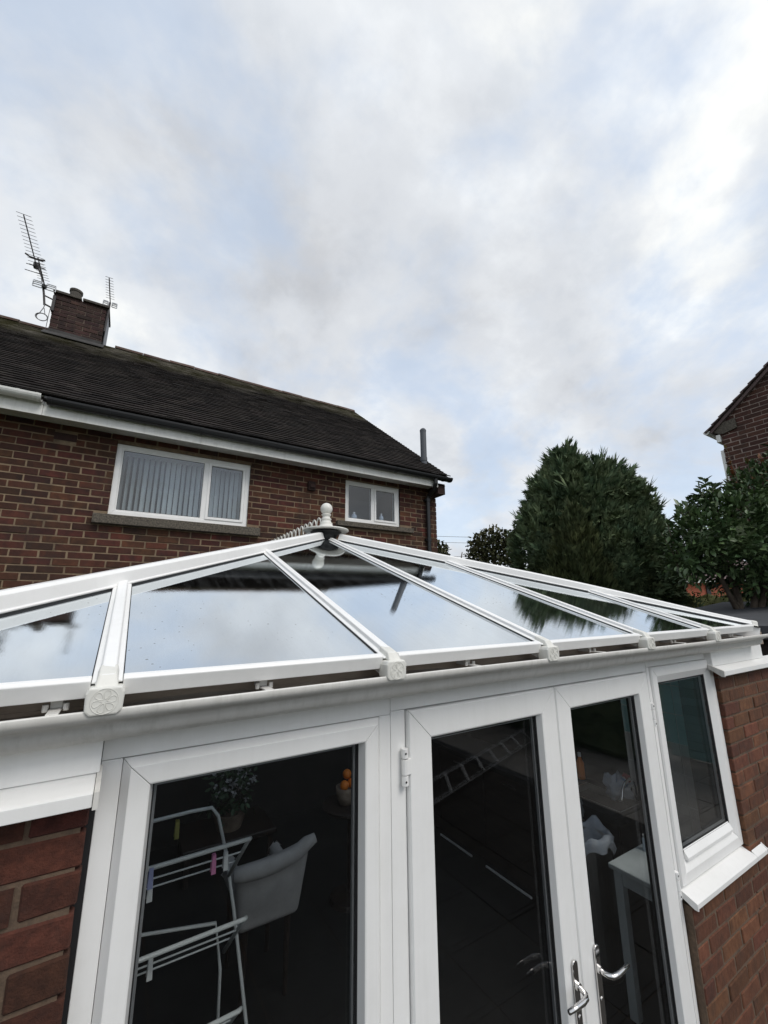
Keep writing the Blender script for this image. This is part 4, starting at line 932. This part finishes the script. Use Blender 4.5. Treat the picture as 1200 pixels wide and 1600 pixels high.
def core(lobes, base, k, m_, parent, name='crown_core'):
    mb = MB()
    for (l, d, z, rl, rd, rz) in lobes:
        c = np.array([base[0], base[1], 0]) + l*LAT + d*DEP; n = 12; vs = []; fs = []
        for i in range(7):
            ph = math.pi*i/6
            for j in range(n):
                th = 2*math.pi*j/n; f_ = k*(1+.08*math.sin(3*th+i))
                v = c + LAT*rl*f_*math.sin(ph)*math.cos(th) + DEP*rd*f_*math.sin(ph)*math.sin(th); vs.append((v[0], v[1], z - rz*f_*math.cos(ph)))
        for i in range(6):
            for j in range(n): fs.append((i*n+j, i*n+(j+1) % n, (i+1)*n+(j+1) % n, (i+1)*n+j))
        mb.add(vs, fs)
    return mb.build(name, m_, parent)
def trunk(par, base, z1, r0, r1, limbs=(), name='trunk'):
    b = np.array([base[0], base[1], 0.0]); mb = MB()
    mb.tube([tuple(b+[0, 0, -2.4]), tuple(b+[.03, .02, -2.4+(z1+2.4)*.4]), tuple(b+[-.02, .03, z1])], [r0, r0*.75, r1], 10)
    for (z, l, d, dz, r_) in limbs:
        e_ = b + l*LAT + d*DEP; mb.tube([tuple(b+[0, 0, z]), tuple((b+e_)/2+[0, 0, z+dz*.6]), tuple(e_+[0, 0, z+dz])], [r_, r_*.7, r_*.3], 7)
    return mb.build(name, 'bark', par, smooth=True)
# big cypress
CB = (9.57, 5.86)
con_l = [(-.48, 0, 3.05, .50, .6, .85), (-.45, 0, 1.85, .98, 1.15, 1.65), (-.75, -.1, 2.2, .72, .8, 1.15), (.25, .1, 2.3, .95, 1.0, 1.25), (.90, 0, 2.12, .52, .8, .98), (.76, -.2, 1.0, .84, 1.0, 1.35), (-1.15, -.2, 1.15, .78, 1.0, 1.35), (.1, -.4, .7, 1.3, 1.2, 1.6), (-.9, -.1, -.6, 1.05, 1.1, 1.5), (.75, -.1, -.6, 1.05, 1.1, 1.5), (.5, .1, 2.1, .78, 1.0, 1.2)]
ct = thing('cypress_tree', 'big rounded dark green cypress rising behind the right side of the roof', 'conifer tree', (CB[0], CB[1], -2.35))
trunk(ct, CB, 1.5, .2, .08, ((-1.2, .9, 0, 1.2, .07), (-.8, -.9, .1, 1.3, .07)))
core(con_l, CB, .70, 'conifer', ct)
P, Nn = lobe_points(con_l, 56000, .15, big=.085)
V, F_ = sprays(to_world(P, CB), dirs_world(Nn), .155, 5, .85, .45, .13, .5)
mesh_obj('crown', V, F_, 'conifer', ct, 'stuff')
tipl = []
P, Nn = lobe_points(con_l[:8], 2600, .03)
V, F_ = sprays(to_world(P, CB)+np.array([0, 0, .06]), dirs_world(Nn), .27, 7, .5, .9, .075, .4)
mesh_obj('crown_tips', V, F_, 'conifer', ct, 'stuff')
# olive thuja in front of it
TB = (8.15, 5.05)
th_l = [(-.35, 0, -.3, .70, .6, 1.5), (-.32, 0, .65, .46, .45, 1.15), (-.27, 0, 1.25, .24, .25, .80), (-.62, 0, .2, .36, .4, .9), (-.05, 0, .0, .36, .4, .85)]
tt = thing('conifer_shrub', 'small olive green pointed conifer standing in front of the big cypress', 'conifer', (TB[0], TB[1], -2.35))
trunk(tt, TB, .8, .09, .03); core(th_l, TB, .8, 'thuja', tt)
P, Nn = lobe_points(th_l, 8000, .18)
Nn[:, :2] *= .5
V, F_ = sprays(to_world(P, TB), dirs_world(Nn), .20, 6, .45, 1.3, .085, .28)
mesh_obj('crown', V, F_, 'thuja', tt, 'stuff')
# laurel in the next garden
LB = (7.10, 2.35)
la_l = [(.05, 0, .92, .70, .7, .62), (.60, -.1, 1.30, .62, .6, .66), (-.42, 0, .90, .36, .4, .42), (.65, 0, .65, .85, .7, .65), (.25, -.2, .75, .62, .6, .42), (1.25, -.2, 1.5, .6, .6, .85), (-.14, .05, 1.38, .20, .25, .26), (-.62, 0, .62, .26, .3, .30), (1.2, -.2, .6, .8, .7, .8)]
lt = thing('laurel_tree', 'glossy broad-leaved laurel in front of the brown brick gable', 'shrub tree', (LB[0], LB[1], -2.35))
trunk(lt, LB, .6, .09, .04, ((-.5, .5, 0, 1.3, .05), (-.3, -.45, 0, 1.2, .04), (-.6, .9, -.1, 1.9, .05), (-.1, -.3, 0, 1.4, .03)))
core(la_l, LB, .45, 'laurel', lt)
P, Nn = lobe_points(la_l, 19000, .5, big=.06)
W_ = to_world(P, LB); Dn = dirs_world(Nn)
dist = np.array([((w[0])**2 + (w[1])**2 + w[2]**2) for w in W_]); facing = -(W_*Dn).sum(1)/np.sqrt(dist)
pxy = [view((w[0], w[1], w[2]+H)) for w in W_]; inpic = np.array([1.0 if (p and p[0] < 1195 and 690 < p[1] < 935) else 0 for p in pxy])
order = np.argsort(-(facing/np.sqrt(dist)*5 + inpic*3)); near = order[:300]; rest = order[300:]
V, F_ = leaves(W_[rest], Dn[rest], .096, .023)
mesh_obj('foliage', V, F_, 'laurel', lt, 'stuff')
lm = bpy.data.meshes.new('leaf')
lm.from_pydata([(0, 0, 0), (.030, .04, .007), (.028, .085, .004), (0, .128, -.018), (-.028, .085, .004), (-.030, .04, .007), (0, .045, 0), (0, .085, -.003)], [], [(0, 1, 6), (1, 2, 7, 6), (2, 3, 7), (0, 6, 5), (6, 7, 4, 5), (7, 3, 4)]); lm.materials.append(M['laurel_leaf'])
for i in near:
    o = link('leaf', lm, lt, tuple(W_[i])); d = Vector(Dn[i]) + Vector((random.gauss(0, .55), random.gauss(0, .55), random.gauss(.2, .5)))
    o.rotation_euler = d.to_track_quat('Y', 'Z').to_euler(); o.rotation_euler.rotate_axis('Y', random.gauss(0, .5)); s = random.uniform(.62, 1.0); o.scale = (s, s, s)
# shoots with leaf rosettes that break the outline, some young and red
sh = MB(); SP, SN = [], []; YP, YN = [], []
for (l, d, z, tl, tz_, red) in ((-.14, 0, 1.45, -.18, 1.80, 0), (-.2, 0, 1.4, -.27, 1.68, 0), (-.08, 0, 1.45, -.08, 1.70, 0), (-.5, 0, 1.15, -.62, 1.42, 0), (-.42, 0, 1.15, -.5, 1.40, 0), (-.75, 0, .75, -.93, 1.02, 0), (-.7, 0, .9, -.82, 1.15, 0), (.12, 0, 1.5, .16, 1.86, 0), (.3, 0, 1.7, .28, 1.98, 1), (.42, -.1, 1.8, .40, 2.14, 1), (.6, -.1, 1.85, .62, 2.12, 1), (-.35, 0, 1.15, -.33, 1.45, 0), (.5, 0, 1.8, .52, 2.05, 0), (.75, -.1, 1.9, .8, 2.24, 0), (.22, -.1, 1.7, .14, 2.25, 1)):
    a = np.array([LB[0], LB[1], 0]) + l*LAT + d*DEP + [0, 0, z-.35]; b = np.array([LB[0], LB[1], 0]) + tl*LAT + d*DEP + [0, 0, tz_]
    sh.tube([tuple(a), tuple((a+b)/2 + RNG.normal(0, .02, 3)), tuple(b)], [.010, .008, .004], 6)
    for k in range(26 if not red else 12):
        t = .25 + .75*RNG.random(); p = a + (b-a)*t; dr = RNG.normal(size=3); dr[2] = abs(dr[2])*.6+.2
        (YP if red else SP).append(p); (YN if red else SN).append(dr/np.linalg.norm(dr))
sh.build('shoots', 'bark', lt)
V, F_ = leaves(np.array(SP), np.array(SN), .12, .027, 0, .3); mesh_obj('shoot_leaves', V, F_, 'laurel', lt, 'stuff')
V, F_ = leaves(np.array(YP), np.array(YN), .085, .022, 0, .3); mesh_obj('young_leaves', V, F_, 'young', lt, 'stuff')
# far trees
def far_tree(name, label, base, lobes, n, size, tz1):
    t_ = thing(name, label, 'tree', (base[0], base[1], -2.35), 'distant trees')
    trunk(t_, base, tz1, .28, .08, ((tz1-3, 1.2, 0, 2.6, .11), (tz1-3.2, -1.2, 0, 2.6, .11), (tz1-2.2, .5, .3, 2.8, .09), (tz1-2.4, -.5, -.3, 2.6, .09)))
    P, Nn = lobe_points(lobes, n, .75); V, F_ = leaves(to_world(P, base), dirs_world(Nn), size, size*.36, 0, 1.0)
    mesh_obj('crown', V, F_, 'far_leaf', t_, 'stuff')
far_tree('broadleaf_tree', 'small round olive tree far off between the house and the cypress', (22.1, 20.97), [(.0, 0, 4.75, 1.05, 1.1, .95), (-.85, 0, 4.3, .95, 1, .9), (1.0, 0, 4.5, .9, 1, .9), (.3, 0, 3.9, 1.3, 1.2, .9), (1.2, .2, 3.6, .8, .9, .8), (-.2, 0, 5.05, .6, .6, .55), (-1.2, 0, 3.6, .75, .8, .6)], 3600, .28, 5.0)
far_tree('broadleaf_tree', 'sliver of a green tree showing past the right corner of the house', (17.9, 20.3), [(-1.15, 0, 3.3, .7, .7, .9), (-1.4, 0, 2.9, .8, .8, .9)], 1200, .28, 3.0)
# hedge, distant house, shed
hb = (13.6, 5.2)
hd = thing('hedge', 'clipped yellow green hedge below the laurel, in front of the red walled house', 'hedge', (hb[0], hb[1], -2.35))
h_l = [(l, 0, -.52, .75, .5, .95) for l in np.arange(-2.4, 2.5, .6)] + [(l, 0, -1.6, .75, .5, .9) for l in np.arange(-2.4, 2.5, .6)]
core(h_l, hb, .85, 'hedge', hd, 'hedge_body'); P, Nn = lobe_points(h_l, 9000, .12); V, F_ = leaves(to_world(P, hb), dirs_world(Nn), .07, .024, 0, .8)
mesh_obj('foliage', V, F_, 'hedge', hd, 'stuff')
dh = thing('red_house', 'small orange red walled house glimpsed under the laurel beyond the hedge', 'house', (24, 8.6, -2.35))
def lbox(c, l0, l1, d0, d1, z0, z1):
    b = np.array([c[0], c[1], 0.0]); q = []
    for z in (z0, z1):
        for (l, d) in ((l0, d0), (l1, d0), (l1, d1), (l0, d1)): v = b + l*LAT + d*DEP; q.append((v[0], v[1], z))
    return q, [(0, 3, 2, 1), (4, 5, 6, 7), (0, 1, 5, 4), (1, 2, 6, 5), (2, 3, 7, 6), (3, 0, 4, 7)]
dc = (24.4, 9.6)
MB().add(*lbox(dc, -.9, 3.5, 0, 4, -2.35, 1.15)).build('wall', 'red_wall', dh)
MB().add(*lbox(dc, -2.6, -.95, -.3, 3, -2.35, .55)).build('garage_wall', 'patio', dh)
q, f_ = lbox(dc, -1.1, 3.7, -.25, 4.2, 1.15, 1.3); MB().add(q, f_).build('fascia', 'fascia', dh)
q, f_ = lbox(dc, -2.8, 1.3, -.9, -.5, .02, .16); MB().add(q, f_).build('porch_roof', 'fascia', dh)
MB().add(*lbox(dc, .25, .45, -.06, -.01, -2.3, 1.12)).build('downpipe', 'black', dh)
b4 = [np.array([dc[0], dc[1], 0]) + l*LAT + d*DEP for l, d in ((-1.2, -.3), (3.8, -.3), (3.8, 4.3), (-1.2, 4.3))]
MB().add([(*b4[0][:2], 1.3), (*b4[1][:2], 1.3), (*b4[2][:2], 1.3), (*b4[3][:2], 1.3), *[(*((b4[0]+b4[3])/2)[:2], 2.7)], *[(*((b4[1]+b4[2])/2)[:2], 2.7)]], [(0, 1, 5, 4), (2, 3, 4, 5), (0, 4, 3), (1, 2, 5), (0, 3, 2, 1)]).build('roof', 'ntile', dh)
sd_ = thing('garden_shed', 'low shed with grey felt roof beyond the right end of the conservatory gutter', 'shed', (6.6, 1.7, -2.35))
MB().box(5.45, 8.1, 1.25, 2.75, -2.35, -.27).build('shed_wall', 'wood_dark', sd_)
fix_normals(MB().prism([(5.30, 1.1, -.19), (5.30, 2.95, -.19), (8.2, 2.95, .07), (8.2, 1.1, .07)], (0, 0, -.07)).build('shed_roof', 'felt', sd_))
MB().box(5.27, 5.299, 1.08, 2.97, -.31, -.185).build('barge_board', 'felt', sd_)
tf = thing('teal_fence', 'teal painted board fence along the neighbouring house, mirrored in the side window', 'fence', (7.9, -.5, -2.35))
for k in range(14): MB().box(7.88, 7.91, -1.3, .75, -2.32+k*.13, -2.32+k*.13+.122).build('board', 'fence_teal', tf)
for y_ in (-1.3, -.28, .74): MB().box(7.912, 7.98, y_-.04, y_+.04, -2.35, -.45).build('post', 'fence_teal', tf)
h2b = thing('hedge', 'tall dark garden hedge behind the photographer', 'hedge', (7.4, -5, -2.35))
MB().cbox(6.9, 7.8, -12, -1.4, -2.35, -.2, .12).build('hedge_body', 'conifer', h2b)
P = np.c_[RNG.uniform(6.86, 6.95, 5000), RNG.uniform(-12, -1.4, 5000), RNG.uniform(-2.3, -.15, 5000)]; V, F_ = leaves(P, np.tile([-1., 0, .3], (5000, 1)), .09, .03, 0, .7); mesh_obj('foliage', V, F_, 'conifer', h2b, 'stuff')
# overhead wires
def wire(label, a, b, sag, n=12):
    t_ = thing('overhead_wire', label, 'wire', a)
    MB().tube([tuple(np.array(a)*(1-t)+np.array(b)*t - np.array([0, 0, sag*4*t*(1-t)])) for t in np.linspace(0, 1, n)], .016, 5).build('cable', 'wire', t_)
wire('thin wire sloping down from the gable house over the laurel', (8.3, 2.68, 2.02), (32, 23, 3.2), .6)
wire('thin wire crossing low sky right of the house corner, upper of three', (10, 30, 6.2), (36, 22, 6.5), .5)
wire('thin wire crossing low sky right of the house corner, middle of three', (10, 30, 5.7), (36, 22, 6.0), .5)
wire('thin wire crossing low sky right of the house corner, lowest of three', (10, 30, 4.2), (36, 22, 5.2), .5)

# ------------------------------------------------------------------ inside the conservatory
ai = thing('clothes_airer', 'tall pale teal clothes airer with tiers of rails behind the left window', 'clothes airer', (0.05, 1.85, -2.25))
AR = .0062
MB().tube([(-.55, 1.85, -2.25), (-.50, 1.88, -.80), (-.46, 1.86, -.735), (.30, 1.86, -.722), (.37, 1.86, -.725), (.397, 1.865, -.76), (.437, 1.88, -.893), (.478, 1.87, -1.085), (.528, 1.80, -1.40), (.56, 1.74, -2.25)], AR, 10).build('upright_frame', 'airer', ai, smooth=True)
MB().tube([(-.50, 2.05, -2.25), (-.50, 1.95, -.98), (.43, 1.93, -1.145), (.455, 1.92, -1.29), (.52, 2.1, -2.25)], .006, 8).build('rear_leg', 'airer', ai, smooth=True)
for z in (-.786, -1.022, -1.272):
    t_ = MB().tube([(.452, 1.87, z-.185), (.474, 1.72, z-.022), (.478, 1.70, z-.004), (.470, 1.69, z), (-.52, 1.69, z-.012), (-.53, 1.70, z-.02), (-.50, 1.87, z-.16)], AR*1.1, 10).build('rail_tier', 'airer', ai, smooth=True)
    MB().tube([(-.50, 1.76, z-.072), (.466, 1.76, z-.066)], .0028, 6).build('wire_rail', 'airer', t_)
    MB().tube([(-.50, 1.82, z-.125), (.458, 1.82, z-.12)], .0028, 6).build('wire_rail', 'airer', t_)
def peg(x, y, z, mm, lab, ln=.055):
    p_ = thing('clothes_peg', lab, 'peg', (x, y, z), 'pegs on the airer')
    for sx in (-1, 1):
        MB().prism([(x-.006, y+sx*.003, z+.02), (x+.006, y+sx*.003, z+.02), (x+.008, y+sx*.008, z-ln+.02), (x-.008, y+sx*.008, z-ln+.02)], (0, sx*.005, 0)).build('peg_half', mm, p_)
peg(.168, 1.69, -.806, 'peg_b', 'lilac blue clothes peg on the airer next to the window frame'); peg(.255, 1.86, -.76, 'peg_y', 'yellow clothes peg on the top rail of the airer')
peg(.37, 1.76, -.855, 'peg_p', 'pink clothes peg on the thin wire of the upper tier'); peg(.41, 1.76, -.855, 'peg_w', 'pale clothes peg beside the pink one on the airer')
peg(.17, 1.69, -.81-.03, 'peg_w', 'pale clothes peg hanging below the lilac one'); peg(.20, 1.76, -1.09, 'peg_w', 'pale clothes peg alone on the middle tier wire')
# armchair seen from the back
ac = thing('armchair', 'grey upholstered tub armchair behind the airer', 'armchair', (.98, 3.0, -2.25))
P4 = [(.715, 2.80, -1.455), (1.160, 2.76, -1.395), (1.105, 2.80, -1.775), (.755, 2.84, -1.80)]
acb = MB(); nx_, nz_2 = 8, 6; vs = []; fs = []
for side in (0, 1):
    for jz in range(nz_2+1):
        for ix in range(nx_+1):
            u, v = ix/nx_, jz/nz_2
            p = (Vector(P4[0])*(1-u)+Vector(P4[1])*u)*(1-v) + (Vector(P4[3])*(1-u)+Vector(P4[2])*u)*v
            bul = .030*math.sin(math.pi*u)*math.sin(math.pi*min(1, v*1.2+.0))
            p.y += (-bul if side == 0 else .10+bul*.3) ; p.z += .018*math.sin(math.pi*u*1.0)*(-1)*(1-v); vs.append(tuple(p))
m1 = (nx_+1)*(nz_2+1); idx = lambda sd_, ix, jz: sd_*m1 + jz*(nx_+1)+ix
for jz in range(nz_2):
    for ix in range(nx_):
        fs.append((idx(0, ix, jz), idx(0, ix, jz+1), idx(0, ix+1, jz+1), idx(0, ix+1, jz))); fs.append((idx(1, ix, jz), idx(1, ix+1, jz), idx(1, ix+1, jz+1), idx(1, ix, jz+1)))
for ix in range(nx_):
    fs.append((idx(0, ix, 0), idx(0, ix+1, 0), idx(1, ix+1, 0), idx(1, ix, 0))); fs.append((idx(0, ix, nz_2), idx(1, ix, nz_2), idx(1, ix+1, nz_2), idx(0, ix+1, nz_2)))
for jz in range(nz_2):
    fs.append((idx(0, 0, jz), idx(1, 0, jz), idx(1, 0, jz+1), idx(0, 0, jz+1))); fs.append((idx(0, nx_, jz), idx(0, nx_, jz+1), idx(1, nx_, jz+1), idx(1, nx_, jz)))
o = acb.add(vs, fs).build('backrest', 'chair', ac, smooth=True); fix_normals(o); sb = o.modifiers.new('sub', 'SUBSURF'); sb.levels = sb.render_levels = 2
rl = [Vector((.700, 2.80, -1.462)).lerp(Vector((1.172, 2.755, -1.385)), t) + Vector((0, -.012, -.030*math.sin(math.pi*t) + .016*(t > .85))) for t in [k/9 for k in range(10)]]
MB().tube(rl, [.030, .040, .043, .044, .044, .043, .042, .041, .038, .026], 14).build('headroll', 'chair', ac, smooth=True)
bevel(MB().cbox(.81, 1.11, 2.94, 3.38, -1.80, -1.70, .03).build('seat', 'chair', ac), .01)
for sx in (.80, 1.115): bevel(MB().cbox(sx-.035, sx+.035, 2.98, 3.36, -1.74, -1.62, .02).build('armrest', 'chair', ac), .01)
for (x, y) in ((.83, 2.96), (1.09, 2.96), (.83, 3.34), (1.09, 3.34)): MB().tube([(x, y, -1.80), (x, y, -2.25)], [.022, .014], 8).build('leg', 'wood_dark', ac)
# flowers in a planter on a low table
lt_ = thing('low_table', 'dark low table at the back of the conservatory under the planter', 'table', (1.06, 4.55, -2.25))
MB().cbox(.65, 1.45, 4.3, 4.85, -2.01, -1.97, .006).build('tabletop', 'wood_dark', lt_)
for (x, y) in ((.7, 4.35), (1.4, 4.35), (.7, 4.8), (1.4, 4.8)): MB().box(x-.02, x+.02, y-.02, y+.02, -2.25, -2.012).build('leg', 'wood_dark', lt_)
po = thing('planter', 'clay planter of white flowers on the low table behind the airer', 'planter', (1.07, 4.55, -1.97))
MB().lathe(1.07, 4.55, [(.11, -1.97), (.15, -1.84), (.155, -1.83), (.14, -1.83), (.13, -1.86)], 20).build('pot', 'pot', po)
P = np.c_[RNG.normal(1.07, .10, 260), RNG.normal(4.52, .09, 260), RNG.uniform(-1.84, -1.50, 260)]; Nn = RNG.normal(size=(260, 3)); Nn /= np.linalg.norm(Nn, axis=1)[:, None]
V, F_ = leaves(P, Nn, .07, .02, .2); mesh_obj('foliage', V, F_, 'leaf_in', po, 'stuff')
P = np.c_[np.clip(RNG.normal(1.07, .10, 50), .9, 1.24), RNG.normal(4.45, .08, 50), RNG.uniform(-1.66, -1.48, 50)]; Nn = RNG.normal(size=(50, 3)); Nn[:, 1] -= 1; Nn /= np.linalg.norm(Nn, axis=1)[:, None]
P5 = np.repeat(P, 5, 0); V, F_ = leaves(P5, RNG.normal(size=(250, 3))*.7+np.repeat(Nn, 5, 0)*.4, .030, .012); mesh_obj('flowers', V, F_, 'petal', po, 'stuff')
# side table with oranges
stb = thing('side_table', 'dark side table with a bowl of oranges behind the fixed window', 'table', (1.80, 3.5, -2.25))
MB().lathe(1.80, 3.5, [(.22, -1.60), (.23, -1.59), (.23, -1.575), (.22, -1.57)], 24).build('tabletop', 'wood_dark', stb)
MB().tube([(1.8, 3.5, -2.22), (1.8, 3.5, -1.6)], .025, 10).build('pedestal', 'wood_dark', stb); MB().lathe(1.8, 3.5, [(.16, -2.25), (.15, -2.22), (.03, -2.2)], 20).build('foot', 'wood_dark', stb)
bo = thing('glass_bowl', 'tall brown glass bowl under the oranges', 'bowl', (1.76, 3.5, -1.57))
MB().lathe(1.76, 3.5, [(.05, -1.57), (.075, -1.52), (.085, -1.44), (.080, -1.44), (.07, -1.515), (.04, -1.56)], 20).build('bowl', 'pot', bo, smooth=True)
for (x, y, z, lab) in ((1.725, 3.46, -1.417, 'orange lying at the left of the bowl'), (1.795, 3.47, -1.415, 'orange lying at the right of the bowl'), (1.768, 3.50, -1.352, 'topmost orange resting on the other two')):
    o_ = MB().ball((x, y, z), .037, 16).build('orange', 'orange', smooth=True); tag(o_, lab, 'orange', 'oranges in the bowl')
# kitchen run along the right wall with sink and tap
kc = thing('kitchen_counter', 'dark kitchen counter with sink along the right wall', 'counter', (3.32, 3.2, -2.25))
KT = -1.42
for k in range(4):
    y0 = 1.95+k*.65; dd = MB().cbox(3.075, 3.095, y0+.005, y0+.645, -2.13, KT-.045, .003).build('cupboard_door', 'wood_dark', kc)
    MB().tube([(3.062, y0+.25, KT-.10), (3.062, y0+.40, KT-.10)], .006, 8).build('handle', 'steel', dd)
MB().box(3.097, 3.548, 1.95, 4.55, -2.25, KT-.042).build('carcass', 'wood_dark', kc)
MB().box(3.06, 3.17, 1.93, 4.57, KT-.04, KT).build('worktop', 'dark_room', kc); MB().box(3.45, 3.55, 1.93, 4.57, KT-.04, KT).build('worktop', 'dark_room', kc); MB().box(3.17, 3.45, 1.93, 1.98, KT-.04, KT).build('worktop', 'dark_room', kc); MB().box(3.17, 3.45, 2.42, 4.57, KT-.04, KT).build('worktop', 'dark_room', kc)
sk = ring(MB(), 3.0, 3.1, 0, .1, [(0, 0), (.01, 0)]) if False else MB()
sk.box(3.168, 3.452, 1.978, 2.422, KT-.17, KT-.165); sk.box(3.168, 3.176, 1.978, 2.422, KT-.165, KT+.004); sk.box(3.444, 3.452, 1.978, 2.422, KT-.165, KT+.004); sk.box(3.1765, 3.4435, 1.978, 1.986, KT-.165, KT+.004); sk.box(3.1765, 3.4435, 2.414, 2.422, KT-.165, KT+.004)
sk.build('sink', 'steel', kc)
tpx, tpy = 3.47, 2.02
MB().tube([(tpx, tpy, KT), (tpx, tpy, KT+.06), (tpx-.004, tpy, KT+.10), (tpx-.03, tpy-.003, KT+.145), (tpx-.09, tpy-.008, KT+.165), (tpx-.16, tpy-.015, KT+.155), (tpx-.215, tpy-.02, KT+.115), (tpx-.235, tpy-.022, KT+.065), (tpx-.238, tpy-.022, KT+.045)], .0095, 10).build('tap', 'chrome', kc, smooth=True)
for (y0, y1) in ((2.72, 3.22), (3.40, 3.86)): MB().box(3.02, 3.03, y0, y1, -2.25, -2.236).build('reflected_joint', 'pvc', kc)  # added white strips imitate paving joints mirrored in the door glass
def crumple(name, c, rad, mm, par, seed, openup=False):
    rg_ = np.random.default_rng(seed); n, m_ = 22, 11; vs = []; fs = []
    ph = rg_.uniform(0, 6, 8)
    for i in range(m_+1):
        a = math.pi*i/m_ if not openup else math.pi*(.5+.5*i/m_)
        for j in range(n):
            t = 2*math.pi*j/n
            f_ = 1 + .22*math.sin(3*t+ph[0]+2*a) + .15*math.sin(5*t+ph[1]-3*a) + .12*math.sin(8*a+ph[2]+2*t) + rg_.normal(0, .05)
            vs.append((c[0]+rad[0]*f_*math.sin(a)*math.cos(t), c[1]+rad[1]*f_*math.sin(a)*math.sin(t), c[2]+rad[2]*f_*math.cos(a)))
    for i in range(m_):
        for j in range(n): fs.append((i*n+j, i*n+(j+1) % n, (i+1)*n+(j+1) % n, (i+1)*n+j))
    o = MB().add(vs, fs).build(name, mm, par, smooth=True); return o
for (x, y, hh, r_, mm, lab) in ((3.20, 2.62, .24, .035, 'bottle', 'tall pale bottle on the dark worktop left of the printed carrier bag'), (3.33, 2.56, .17, .040, 'steel', 'short steel canister on the dark worktop beside the tall bottle'), (3.50, 2.50, .20, .030, 'orange', 'orange washing up bottle at the back of the worktop')):
    j = thing('bottle', lab, 'bottle', (x, y, KT)); MB().lathe(x, y, [(r_, KT), (r_*1.05, KT+.01), (r_*1.05, KT+hh*.62), (r_*.5, KT+hh*.78), (r_*.42, KT+hh*.85)], 18).build('bottle_body', mm, j, smooth=True); MB().lathe(x, y, [(r_*.45, KT+hh*.85), (r_*.45, KT+hh)], 12).build('bottle_cap', 'pvc', j)
mg = thing('mug', 'white mug on the front edge of the worktop before the sink', 'mug', (3.115, 2.46, KT))
MB().lathe(3.115, 2.46, [(.034, KT), (.040, KT+.01), (.041, KT+.09), (.037, KT+.09), (.036, KT+.012), (.01, KT+.01)], 20).build('mug_body', 'pvc', mg, smooth=True); MB().tube([(3.075, 2.455, KT+.075), (3.052, 2.45, KT+.065), (3.052, 2.45, KT+.035), (3.076, 2.455, KT+.022)], .005, 8).build('handle', 'pvc', mg, smooth=True)
pb = thing('plastic_bag', 'crumpled printed carrier bag on the worktop behind the tap', 'plastic bag', (3.45, 2.16, KT))
crumple('bag_body', (3.43, 2.14, KT+.065), (.10, .085, .075), 'bag', pb, 3); crumple('blue_patch', (3.43, 2.10, KT+.10), (.04, .035, .03), 'bag_blue', pb, 5); crumple('red_patch', (3.50, 2.11, KT+.115), (.03, .03, .03), 'bag_red', pb, 6)
bi = thing('pedal_bin', 'steel bin with its lid up and a white bag over the rim', 'bin', (2.88, 2.06, -2.25))
MB().lathe(2.88, 2.06, [(.135, -2.25), (.14, -2.23), (.14, -1.52), (.13, -1.52), (.125, -2.2)], 28).build('bin_body', 'steel', bi, smooth=False)
lid = MB(); n = 24
lid.prism([(2.95+.12*math.cos(t), 2.205+.03*math.sin(t), -1.42+.085*math.sin(t)) for t in [2*math.pi*k/n for k in range(n)]], (.03, .02, 0))
fix_normals(lid.build('bin_lid', 'spacer', bi))
lin = MB(); n = 40; vs = []
prof = [(.110, -1.75), (.124, -1.56), (.138, -1.49), (.156, -1.485), (.165, -1.515), (.160, -1.56)]
for i, (r_, z) in enumerate(prof):
    for k in range(n):
        t = 2*math.pi*k/n; w = 1 + (.07*math.sin(5*t+i)+.05*math.sin(11*t+2*i))*(i/5)
        vs.append((2.88+r_*w*math.cos(t), 2.06+r_*w*math.sin(t), z + (.030*math.sin(3*t+1)+.018*math.sin(7*t))*(i > 1)))
fs = [(i*n+k, i*n+(k+1) % n, (i+1)*n+(k+1) % n, (i+1)*n+k) for i in range(len(prof)-1) for k in range(n)]
lin.add(vs, fs).build('bin_liner', 'bag', bi, smooth=True)
tb = thing('small_table', 'small pale painted table just inside the right door', 'table', (2.94, 1.60, -2.25))
bevel(MB().cbox(2.665, 3.22, 1.37, 1.785, -1.525, -1.497, .004).build('tabletop', 'table', tb), .004)
MB().box(2.70, 3.18, 1.735, 1.755, -1.60, -1.526).build('apron', 'table', tb); MB().box(2.70, 2.72, 1.42, 1.733, -1.60, -1.526).build('apron', 'table', tb)
for (x, y) in ((2.71, 1.745), (2.71, 1.41), (3.175, 1.745), (3.175, 1.41)): bevel(MB().prism([(x-.024, y-.024, -2.25), (x+.024, y-.024, -2.25), (x+.024, y+.024, -2.25), (x-.024, y+.024, -2.25)], (0, 0, .722)).build('leg', 'table', tb), .003)
for (x, y, hh, lab) in ((2.985, 1.72, .09, 'small pale jar at the back of the painted table'), (3.06, 1.74, .06, 'short glass jar beside the taller one on the painted table')):
    j = thing('jar', lab, 'jar', (x, y, -1.497)); MB().lathe(x, y, [(.018, -1.497), (.020, -1.49), (.020, -1.497+hh*.75), (.012, -1.497+hh*.82)], 14).build('jar_body', 'bottle', j, smooth=True); MB().lathe(x, y, [(.014, -1.497+hh*.82), (.014, -1.497+hh)], 12).build('lid', 'pvc', j)
# ladder lying on the patio behind the photographer, mirrored in the door glass
ldr = thing('ladder', 'aluminium ladder lying flat on the patio, mirrored in the left french door', 'ladder', (5.2, -2.7, -2.35))
A0, A1, B0, B1 = Vector((3.30, -1.90, -2.30)), Vector((6.75, -3.04, -2.30)), Vector((3.62, -2.41, -2.30)), Vector((7.08, -3.55, -2.30))
for (a, b) in ((A0, A1), (B0, B1)): MB().tube([a, b], .014, 4).build('rail', 'alu_pale', ldr)
for k in range(8):
    t = (k+.35)/8; MB().tube([A0.lerp(A1, t), B0.lerp(B1, t)], .012, 8).build('rung', 'alu_pale', ldr)
